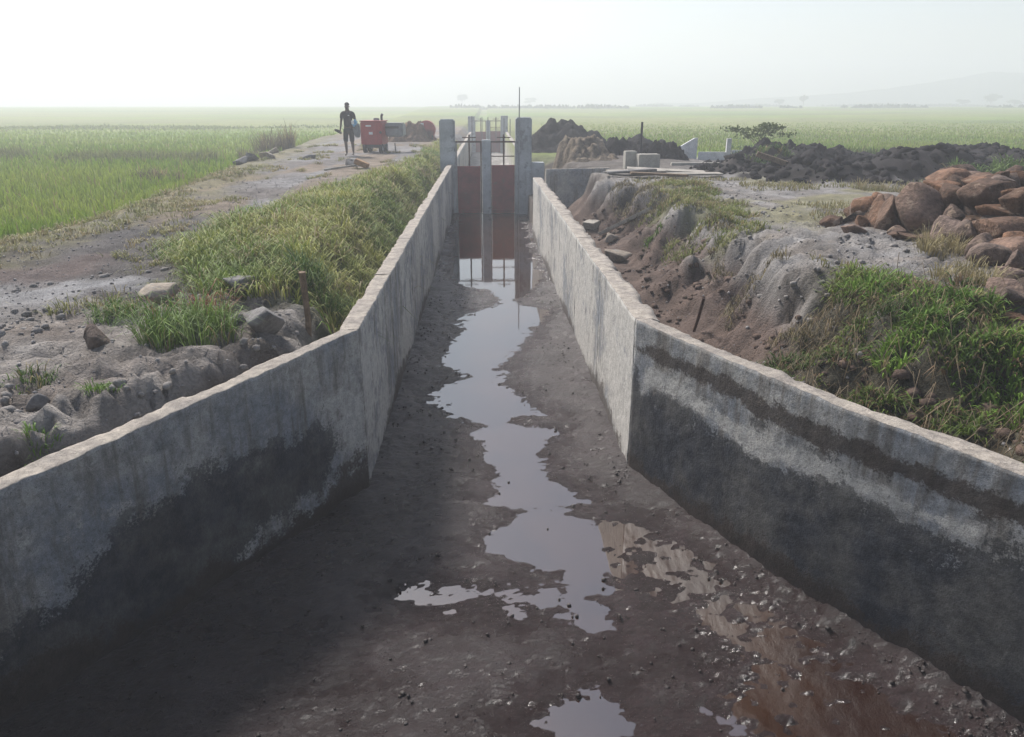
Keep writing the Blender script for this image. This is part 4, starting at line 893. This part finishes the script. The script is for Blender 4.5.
for px_, py_, n, r, h, lab in [(275, 152, 700, .8, .95, 'brown feathery bush at the road edge beside the rice field'), (250, 160, 260, .45, .4, 'small dark bush left of the brown feathery bush'), (166, 182, 260, .5, .3, 'dark tuft at the rice edge, right of the two'), (150, 180, 240, .4, .35, 'dark tuft at the rice edge, left of the two')]:
    p = hit(px_, py_); tuft('bush', float(p[0]), float(p[1]), n, r, h, (.10, .085, .055), (.17, .14, .085), lab, 'bush', lean=.7, dry=.3, w=.03, droop=.4)
# right bank weeds: leafy low ground cover, darker than the grass
x, y = sample(WEEDS, 5200, sc=2.6, thr=.50)
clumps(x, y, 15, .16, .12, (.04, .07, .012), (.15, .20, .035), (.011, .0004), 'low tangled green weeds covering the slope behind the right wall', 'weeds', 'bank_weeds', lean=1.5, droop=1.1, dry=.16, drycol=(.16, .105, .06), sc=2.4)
x, y = sample(WEEDS, 9000, sc=2.2, thr=.40); kp = RNG.random(len(x)) < .5; x, y = x[kp], y[kp]
blades('dead_stems', np.column_stack([x, y, gzi(x, y)+.0]), .12+.25*RNG.random(len(x)), .006, grass_cols(len(x), (.16, .12, .075), (.28, .22, .14)), 'pale dead stems tangled among the weeds behind the right wall', 'stems', 1.6, droop=1.0)
for px_, py_, z_, n, r, h, lab in [(893, 288, 1.62, 420, .18, .12, 'bright green weed clump highest on the weedy slope'), (917, 302, 1.55, 300, .12, .15, 'small yellow-green clump in the middle of the weedy slope'),
        (925, 330, 1.42, 480, .15, .16, 'brightest light green leafy clump in the middle of the weedy slope'), (895, 362, 1.25, 300, .12, .13, 'bright green clump low on the weedy slope near the wall'),
        (990, 350, 1.40, 600, .28, .13, 'broad green leafy clump at the lower right of the weedy slope'), (965, 310, 1.55, 300, .2, .14, 'pale green grassy tuft below the pile of stones'),
        (1005, 400, 1.25, 600, .26, .17, 'dark green clump beside the right wing wall at the frame edge'), (860, 300, 1.55, 300, .18, .15, 'thin green patch on the grey bank left of the weeds'), (655, 234, 1.1, 120, .12, .14, 'small green tuft on the dark trench face')]:
    p = hit(px_, py_); tuft('weed_clump', float(p[0]), float(p[1]), n, r, h, (.07, .13, .02), (.17, .27, .045), lab, 'weed clump', lean=1.0, dry=.08, w=.022, droop=.8)
for px_, py_, n, r, h, lab in [(940, 252, 420, .22, .26, 'dry straw-coloured tuft at the foot of the largest stone'), (965, 278, 420, .26, .22, 'dry straw tuft below the pale tan stone'), (872, 190, 320, .28, .26, 'dry grass tuft before the dark soil strip, left of the pile'), (908, 193, 240, .25, .25, 'dry grass tuft at the back of the pile beside the dark soil')]:
    p = hit(px_, py_); tuft('dry_tuft', float(p[0]), float(p[1]), n, r, h, (.22, .19, .09), (.32, .27, .15), lab, 'grass tuft', lean=.9, w=.010)
# crest grass and sparse plateau grass on the right
x, y = sample(CRESTG, 2600, thr=.45)
clumps(x, y, 11, .18, .13, (.14, .17, .04), (.27, .27, .11), (.007, .0006), 'yellow-green grass along the crest of the right bank', 'grass', 'crest_grass', dry=.25)
x = RNG.uniform(3.2, 14, 30000); y = 7+11*RNG.random(30000); m = (fbm(x*.7, y*.7, 3, 3, 361) > .56) & (sdpoly(x, y, PILE) < 0) & (sdpoly(x, y, DARK) < .3); x, y = x[m], y[m]
blades('plateau_grass', np.column_stack([x, y, gzi(x, y)-.01]), .04+.09*RNG.random(len(x)), .010+.0005*y, grass_cols(len(x), (.18, .18, .07), (.30, .27, .13), x, y, 1, .3), 'thin dry grass on the grey ground left of the stone pile', 'grass', 1.0)
# hanging roots and grass over the undercut bank face
x = RNG.uniform(2.2, 3.9, 24000); y = 5.6+11*RNG.random(24000); cr_ = np.interp(y, CREST_Y, CREST_X); m = (np.abs(x-cr_+.2) < .3) & (fbm(x*1.4, y*1.4, 6, 3, 371) > .57); x, y = x[m], y[m]
blades('hanging_roots', np.column_stack([x, y, gzi(x, y)+.03]), .05+.10*RNG.random(len(x)), .008, grass_cols(len(x), (.05, .04, .025), (.14, .12, .07), x, y, 2, .3), 'dry roots and grass hanging over the right trench face', 'roots', 1.2, droop=1.6)
# dark field border behind the dark soil
x = RNG.uniform(8, 30, 16000); y = RNG.uniform(24, 30, 16000); m = np.abs(sdpoly(x, y, DARK)+.3) < .55+.5*fbm(x*.5, y*.5, 0, 2, 381); m &= y > 22; x, y = x[m], y[m]
blades('border_grass', np.column_stack([x, y, gzi(x, y)-.02]), .2+.28*RNG.random(len(x)), .05, grass_cols(len(x), (.05, .085, .025), (.11, .16, .04), x, y, .8, .1), 'dark green rank grass between the ploughed soil and the rice', 'grass', .6)
for px_, py_, n, r, h, lab in [(968, 175, 300, .5, .3, 'green weed patch growing in the dark soil above the pile'), (1005, 172, 280, .4, .35, 'yellowish weed patch in the dark soil at the right edge'), (770, 158, 300, .6, .22, 'green bush at the foot of the small bare tree'), (630, 150, 200, .5, .4, 'grey-green weed bush behind the plinth'), (745, 150, 220, .5, .25, 'green weeds left of the small bare tree by the headwall')]:
    p = hit(px_, py_); tuft('bush', float(p[0]), float(p[1]), n, r, h, (.05, .10, .02), (.13, .19, .05), lab, 'bush', lean=.9, w=.04)

# ------------------------------------------------------------------ trees
def leaf_cloud(name, parent, centres, radii, per, size, ca, cb):
    V = []; Cc = []
    for c, r in zip(centres, radii):
        d = RNG.normal(0, .45, (per, 3))*np.asarray(r); P = np.asarray(c)+d
        for p in P:
            t = RNG.normal(0, 1, 3); t /= np.linalg.norm(t); b = np.cross(t, RNG.normal(0, 1, 3)); b /= np.linalg.norm(b)+1e-9; s = size*RNG.uniform(.6, 1.3)
            V += [p-t*s, p+b*s*.5, p+t*s, p-b*s*.5]; col = lerp(np.array(ca), np.array(cb), RNG.random()); Cc += [col]*4
    V = np.array(V); Q = np.arange(len(V)).reshape(-1, 4)
    return link_mesh(name, np_mesh(name, V, Q, np.array(Cc)), 'foliage', parent)
def tree(loc, h, w, label, per=60, size=.12, nb=7, ca=(.04, .06, .02), cb=(.08, .11, .035), flat=.45, cat='tree', trunk_r=None, group=None, limbs=True):
    t = thing('tree', loc, 0, label, cat, group); r = trunk_r or h*.03
    m = MB().tube([(0, 0, -.1), (.03*h, 0, h*.35), (-.02*h, .02*h, h*.62)], [r, r*.75, r*.45], 7); cs = []
    for k in range(nb):
        a = k*2.4+RNG.uniform(-.3, .3); q = RNG.uniform(.35, 1.0)*w*.5; zz = h*RNG.uniform(.55, .97)
        e = (math.cos(a)*q, math.sin(a)*q, zz); m.tube([(0, 0, h*RNG.uniform(.3, .55)), (e[0]*.5, e[1]*.5, zz*.86), e], [r*.45, r*.3, r*.12], 5); cs.append(e)
    m.build('trunk', 'bark', t); leaf_cloud('crown', t, cs, [(w*.22, w*.22, h*flat*.3)]*len(cs), per, size, ca, cb); return t
p = at(757, 162, z=1.5); tree((p[0], p[1], gz(p[0], p[1])), 1.25, 1.9, 'small sparse spreading tree with a bare trunk at the edge of the right field', per=55, size=.06, nb=12, ca=(.06, .085, .03), cb=(.11, .14, .05), flat=.25, trunk_r=.02)
FAR = [(990, 330, 4.6, 5.8, 'tallest round tree on the right horizon below the hill'), (803, 320, 4.0, 2.8, 'slim tree alone on the horizon, right of centre'), (779, 330, 2.8, 3.3, 'low pale tree on the horizon left of the slim tree'),
       (462, 380, 5.0, 4.6, 'ghostly tree in the mist above the gate'), (530, 400, 3.6, 5.0, 'faint tree in the mist just right of the tall pole'), (962, 335, 2.6, 5, 'bushy tree on the horizon left of the tallest tree'), (1014, 330, 2.5, 5, 'bushy tree on the horizon right of the tallest tree')]
for px_, d, h, w, lab in FAR:
    q = at(px_, 106, y=d); tree((q[0], d, gz(q[0], d)), h, w, lab, per=90, size=.35, nb=9, trunk_r=.12)
# continuous low scrub on the far field edge
x = np.concatenate([RNG.uniform(55, 340, 5000), RNG.uniform(-10, 180, 1500)]); y = np.concatenate([RNG.uniform(332, 350, 5000), RNG.uniform(222, 230, 1500)])
k = fbm(x*.06, 0*x, 0, 3, 391); m = k > .36; x, y, k = x[m], y[m], k[m]
blades('far_scrub', np.column_stack([x, y, gzi(x, y)-.1]), .3+2.3*RNG.random(len(x))*k, .9, grass_cols(len(x), (.035, .05, .02), (.07, .09, .03)), 'low hazy line of scrub along the far edge of the right field', 'scrub', .6)
x = RNG.uniform(-30, -9, 7000); y = 30-.25*(x+12)+RNG.normal(0, .8, 7000); k = fbm(x*.35, y*.2, 0, 3, 395); m = (k > .50) & (x < paddy_x(y)-2); x, y, k = x[m], y[m], k[m]
blades('reeds', np.column_stack([x, y, gzi(x, y)-.05]), .25+.7*RNG.random(len(x))*k, .05, grass_cols(len(x), (.17, .19, .07), (.23, .23, .10)), 'brownish reeds half lost in the mist across the left rice field', 'reeds', .8)
x = RNG.uniform(-60, -4, 4000); y = 75+RNG.normal(0, 3, 4000); k = fbm(x*.12, y*.1, 0, 3, 397); m = (k > .55); x, y, k = x[m], y[m], k[m]
blades('far_reeds', np.column_stack([x, y, gzi(x, y)-.05]), .12+.4*RNG.random(len(x))*k, .14, grass_cols(len(x), (.20, .24, .08), (.25, .27, .11)), 'faint farther line of reeds in the mist on the left', 'reeds', .8)

# ------------------------------------------------------------------ hills
hx = np.linspace(105, 535, 120); hr = np.linspace(-1, 1, 24); HX, HR = np.meshgrid(hx, hr)
pxs = np.array([700, 760, 850, 900, 940, 965, 990, 1010, 1024, 1100, 1300]); pys = np.array([103, 98, 93, 86, 81, 77, 72, 72.5, 73, 76, 90]); HYC = 500.
def hill_h(x):
    t = np.array([at(a, b, y=HYC) for a, b in zip(pxs, pys)]); return np.interp(x, t[:, 0], t[:, 2])
HH = hill_h(HX); prof = np.cos(HR*math.pi/2)**1.2
HZ = 2.2 + (HH-2.2)*prof*(1+.12*(fbm(HX*.03, HR*2, 0, 4, 401)-.5)) + (fbm(HX*.08, HR*5, 0, 4, 403)-.5)*.8
hl = link_mesh('hills', grid_mesh('hills', HX, HYC+HR*30, np.where(np.abs(HR) > .99, 1.5, HZ)), 'hill', shade=True); props(hl, kind='structure')

# ------------------------------------------------------------------ person
def skin_mesh(name, verts, edges, radii, root=0, sub=2):
    me = bpy.data.meshes.new(name); me.from_pydata(verts, edges, []); o = bpy.data.objects.new(name, me); COL.objects.link(o)
    md = o.modifiers.new('s', 'SKIN'); md.use_smooth_shade = True
    for i, r in enumerate(radii):
        sv = me.skin_vertices[0].data[i]; sv.radius = r if isinstance(r, tuple) else (r, r); sv.use_root = (i == root)
    o.modifiers.new('d', 'SUBSURF').levels = sub; o.modifiers['d'].render_levels = sub
    dg = bpy.context.evaluated_depsgraph_get(); ev = bpy.data.meshes.new_from_object(o.evaluated_get(dg))
    bpy.data.objects.remove(o); bpy.data.meshes.remove(me); return ev
def person(loc, rz):
    t = thing('person', loc, rz, 'person in dark polo shirt and long shorts walking on the road with both hands full', 'person')
    V, E, R = [], [], []
    def v(p, r, par=None):
        V.append(p); R.append(r)
        if par is not None: E.append((par, len(V)-1))
        return len(V)-1
    pel = v((0, 0, .95), (.15, .11)); sp = v((0, 0, 1.12), (.135, .10), pel); ch = v((0, .01, 1.32), (.165, .11), sp); nb = v((0, .01, 1.45), (.09, .075), ch)
    nk = v((0, 0, 1.52), .055, nb); hd = v((0, -.015, 1.60), (.07, .085), nk); h2 = v((0, -.01, 1.68), (.073, .092), hd); v((0, .0, 1.745), (.05, .06), h2)
    v((0, -.125, 1.625), (.012, .014), hd)
    for s in (-1, 1):
        fwd = -.10 if s < 0 else .08
        hp = v((s*.085, 0, .88), .095, pel); kn = v((s*.10, fwd*.6-.03, .49), .06, hp); cf = v((s*.10, fwd*.8+.02, .33), .055, kn); an = v((s*.095, fwd+.04, .08), .036, cf); v((s*.105, fwd-.12, .03), (.04, .022), an)
        sh = v((s*.185, .01, 1.42), .062, nb)
        if s < 0: el = (-.25, .03, 1.14); wr = (-.275, -.03, .90); hand = (-.285, -.05, .84)
        else: el = (.265, .05, 1.15); wr = (.24, -.12, 1.02); hand = (.215, -.17, .99)
        e = v(el, .043, sh); w = v(wr, .03, e); h = v(hand, (.038, .022), w)
        d = Vector(hand)-Vector(wr); d.normalize(); side = Vector((0, -1, 0)) if s < 0 else Vector((-.3, 0, -1)); side.normalize()
        for k, off in enumerate((-.028, -.009, .010, .028)):
            b = Vector(hand)+d*.035+side*off; f1 = v(tuple(b), .010, h); f2 = v(tuple(b+d*.035+Vector((.01*-s, -.01, 0))), .009, f1); v(tuple(b+d*(.055+.008*(k in (1, 2)))+Vector((.03*-s, -.02, 0))), .008, f2)
        th = v(tuple(Vector(hand)+side*.04-d*.01), .011, h); v(tuple(Vector(hand)+side*.062+d*.03), .009, th)
    link_mesh('body', skin_mesh('body', V, E, R), 'skin', t, True)
    # shirt
    V, E, R = [], [], []
    a = v((0, 0, .90), (.172, .132)); b = v((0, 0, 1.1), (.158, .122), a); c = v((0, .01, 1.32), (.185, .130), b); d = v((0, .01, 1.455), (.10, .085), c); v((0, .005, 1.495), (.068, .066), d)
    for s in (-1, 1):
        q = v((s*.19, .01, 1.42), .078, d); v((s*(.232), .02, 1.22), (.068, .068), q)
    link_mesh('shirt', skin_mesh('shirt', V, E, R), 'shirt', t, True)
    V, E, R = [], [], []
    a = v((0, 0, .97), (.168, .128)); b = v((0, 0, .90), (.17, .125), a)
    for s in (-1, 1):
        fwd = -.10 if s < 0 else .08
        q = v((s*.09, 0, .80), (.108, .108), b); r_ = v((s*.10, fwd*.5-.01, .58), (.092, .092), q); v((s*.10, fwd*.65-.01, .43), (.086, .086), r_)
    link_mesh('shorts', skin_mesh('shorts', V, E, R), 'shorts', t, True)
    bm = bmesh.new(); bmesh.ops.create_uvsphere(bm, u_segments=14, v_segments=8, radius=1)
    for q in bm.verts: q.co = Vector((q.co.x*.082, q.co.y*.10+.008, max(q.co.z, -.15)*.092+1.69+(.02 if q.co.y < -.4 and q.co.z < .4 else 0)))
    me = bpy.data.meshes.new('hair'); bm.to_mesh(me); bm.free(); link_mesh('hair', me, 'hair', t, True)
    for s in (-1, 1):
        bm = bmesh.new(); bmesh.ops.create_icosphere(bm, subdivisions=1, radius=.012); bmesh.ops.translate(bm, verts=bm.verts, vec=(s*.03, -.098, 1.645)); me = bpy.data.meshes.new('eye'); bm.to_mesh(me); bm.free(); link_mesh('eye', me, 'eye_white', t)
        bm = bmesh.new(); bmesh.ops.create_icosphere(bm, subdivisions=1, radius=.03); bmesh.ops.scale(bm, verts=bm.verts, vec=(.4, .7, 1)); bmesh.ops.translate(bm, verts=bm.verts, vec=(s*.078, 0, 1.635)); me = bpy.data.meshes.new('ear'); bm.to_mesh(me); bm.free(); link_mesh('ear', me, 'skin', t, True)
    MB().box((0, -.103, 1.585), (.045, .012, .012)).build('mouth', 'hair', t)
    MB().box((.075, -.135, 1.345), (.05, .012, .03)).build('badge', 'white_print', t)
    return t
PXY = at(350, 153, z=1.60); PL = (float(PXY[0]), float(PXY[1]), gz(PXY[0], PXY[1])); PRZ = math.atan2(-PL[0], PL[1])*-.6
pe = person(PL, PRZ)
def held(name, label, cat, shapes):
    o = thing(name, PL, PRZ, label, cat); 
    for nm, mb, mt, kw in shapes: mb.build(nm, mt, o, **kw)
    return o
held('sandal', 'pair of black shoes dangling from the right hand of the walking person', 'shoes', [('shoe', MB().box((-.33, -.05, .80), (.24, .1, .075), Matrix.Rotation(.5, 3, 'Y')), 'shoe_black', dict(bevel=.03)), ('shoe', MB().box((-.37, -.13, .85), (.2, .1, .08), Matrix.Rotation(.2, 3, 'Y')), 'shoe_black', dict(bevel=.03))])
held('bag', 'light blue and white bag under the left arm of the walking person', 'bag', [('bag_body', MB().box((.27, -.11, 1.1), (.16, .3, .24), Matrix.Rotation(.15, 3, 'Y'), .85), 'bag_blue', dict(bevel=.05)), ('white_panel', MB().box((.24, -.27, 1.12), (.09, .012, .12)), 'white_print', dict(bevel=.004))])
held('jacket', 'grey garment hanging below the blue bag of the walking person', 'jacket', [('cloth', MB().add([(x+.30, y-.06, z) for x, y, z in [(-.1, -.1, 1.08), (.1, -.1, 1.08), (.1, .1, 1.08), (-.1, .1, 1.08), (-.09, -.12, .8), (.12, -.11, .78), (.12, .11, .8), (-.08, .1, .8), (-.04, -.08, .62), (.1, -.07, .60), (.1, .08, .62), (-.03, .07, .64)]],
     [(3, 2, 1, 0), (8, 9, 10, 11)] + [(a+k*4, b+k*4, b+4+k*4, a+4+k*4) for k in (0, 1) for a, b in ((0, 1), (1, 2), (2, 3), (3, 0))]), 'cloth_grey', dict(bevel=.02))])

# ------------------------------------------------------------------ red machines
def wheel(parent, c, r, w=.1):
    wl_ = MB().tube([(c[0]-w/2, c[1], c[2]), (c[0]-w/2+.015, c[1], c[2]), (c[0]+w/2-.015, c[1], c[2]), (c[0]+w/2, c[1], c[2])], [r*.86, r, r, r*.86], 16).build('wheel', 'rubber', parent)
    MB().tube([(c[0]-w/2-.006, c[1], c[2]), (c[0]+w/2+.006, c[1], c[2])], r*.45, 12).build('hub', 'grey_paint', wl_)
MP = at(374, 151, z=1.58); m1 = thing('engine_trailer', (float(MP[0]), float(MP[1])+.5, gz(MP[0], MP[1]+.5)), -.12, 'red box-shaped engine trailer with a grey rear, parked beside the walking person', 'machine')
MB().box((-.02, 0, .72), (.80, .95, .82)).build('engine_cover', 'red_machine', m1, bevel=.03)
MB().box((-.06, -.49, .74), (.56, .03, .66)).build('front_panel', 'red_machine', m1, bevel=.008)
MB().box((-.10, -.512, .98), (.20, .012, .05)).build('white_label', 'white_print', m1); MB().box((-.02, -.512, .72), (.14, .012, .09)).build('white_label', 'white_print', m1)
MB().box((-.02, 0, 1.145), (.84, .99, .04)).build('lid', 'red_machine', m1, bevel=.012)
MB().tube([(.34, -.485, .75), (.34, -.50, .75)], .05, 10).build('filler_cap', 'dark_steel', m1)
MB().tube([(.26, .1, 1.15), (.26, .1, 1.32), (.30, .06, 1.38)], [.045, .045, .05], 8).build('exhaust', 'dark_steel', m1); MB().box((.06, .1, 1.20), (.2, .16, .10)).build('air_filter', 'grey_paint', m1, bevel=.02)
MB().box((-.02, 0, .25), (.72, .9, .10)).build('chassis', 'dark_steel', m1)
for sx in (-.30, .30):
    for sy in (-.34, .34): wheel(m1, (sx, sy, .17), .18, .12)
MB().box((.72, .35, .83), (.66, .6, .5)).build('rear_housing', 'grey_paint', m1, bevel=.05); MB().tube([(.72, .1, .35), (.74, .1, .02)], .025, 6).build('stand', 'dark_steel', m1)
MB().box((.66, .03, .92), (.5, .02, .08)).build('vent', 'dark_steel', m1)
MP2 = at(427, 139, z=1.6); m2 = thing('red_cabinet', (float(MP2[0]), float(MP2[1]), gz(MP2[0], MP2[1])), 0, 'smaller red rounded machine beyond the brown heap, left of the gate', 'machine')
MB().tube([(0, -.3, .55), (0, .3, .55)], .44, 18).build('drum', 'red_machine', m2); MB().box((0, 0, .3), (.74, .6, .5)).build('base', 'red_machine', m2, bevel=.03); MB().box((-.2, -.32, .72), (.16, .02, .3)).build('pale_panel', 'white_print', m2)
for sx in (-.3, .3): wheel(m2, (sx, -.25, .14), .15, .1)
# hoe / tool on the road
HP = at(345, 168, z=1.55); hoe = thing('hoe', (float(HP[0]), float(HP[1]), gz(HP[0], HP[1])+.03), 0, 'tool with a pale wooden handle and a brown blade lying on the road', 'hoe')
MB().tube([(-.5, -.35, .0), (.28, .25, .08)], .03, 7).build('handle', 'wood_pale', hoe); MB().box((.42, .3, .12), (.4, .3, .14), Matrix.Rotation(.4, 3, 'Y')).build('blade', 'wood_brown', hoe, bevel=.02)

# ------------------------------------------------------------------ footbridge the photographer stands on
br_ = thing('footbridge', (.3, .1, 0), 0, 'plain concrete footbridge slab across the near end of the channel', 'bridge')
MB().box((0, -.4, 1.46), (8.6, 2.6, .2)).build('deck', 'pillar_concrete', br_, bevel=.02)
for sx in (-1, 1): MB().box((sx*3.75, -.4, .4), (.5, 2.4, 1.9)).build('abutment', 'pillar_concrete', br_, bevel=.02)

# ------------------------------------------------------------------ haze
m, nt, p = new_mat('haze'); nt.nodes.remove(p); vol = nt.nodes.new('ShaderNodeVolumePrincipled')
vol.inputs['Color'].default_value = (.76, .785, .82, 1); vol.inputs['Density'].default_value = HAZE_DENSITY; vol.inputs['Anisotropy'].default_value = HAZE_G
nt.links.new(vol.outputs[0], nt.nodes['Material Output'].inputs['Volume']); MATS['haze'] = m
zmax = 34.; hb = MB().box((50, 230, (zmax-2)/2), (1240, 820, zmax+2)).build('haze', 'haze'); props(hb, 'pale morning mist hanging over the whole plain', 'mist', kind='stuff')
print('objects', len(bpy.data.objects), 'tris', sum(len(o.data.polygons) for o in bpy.data.objects if o.type == 'MESH'))
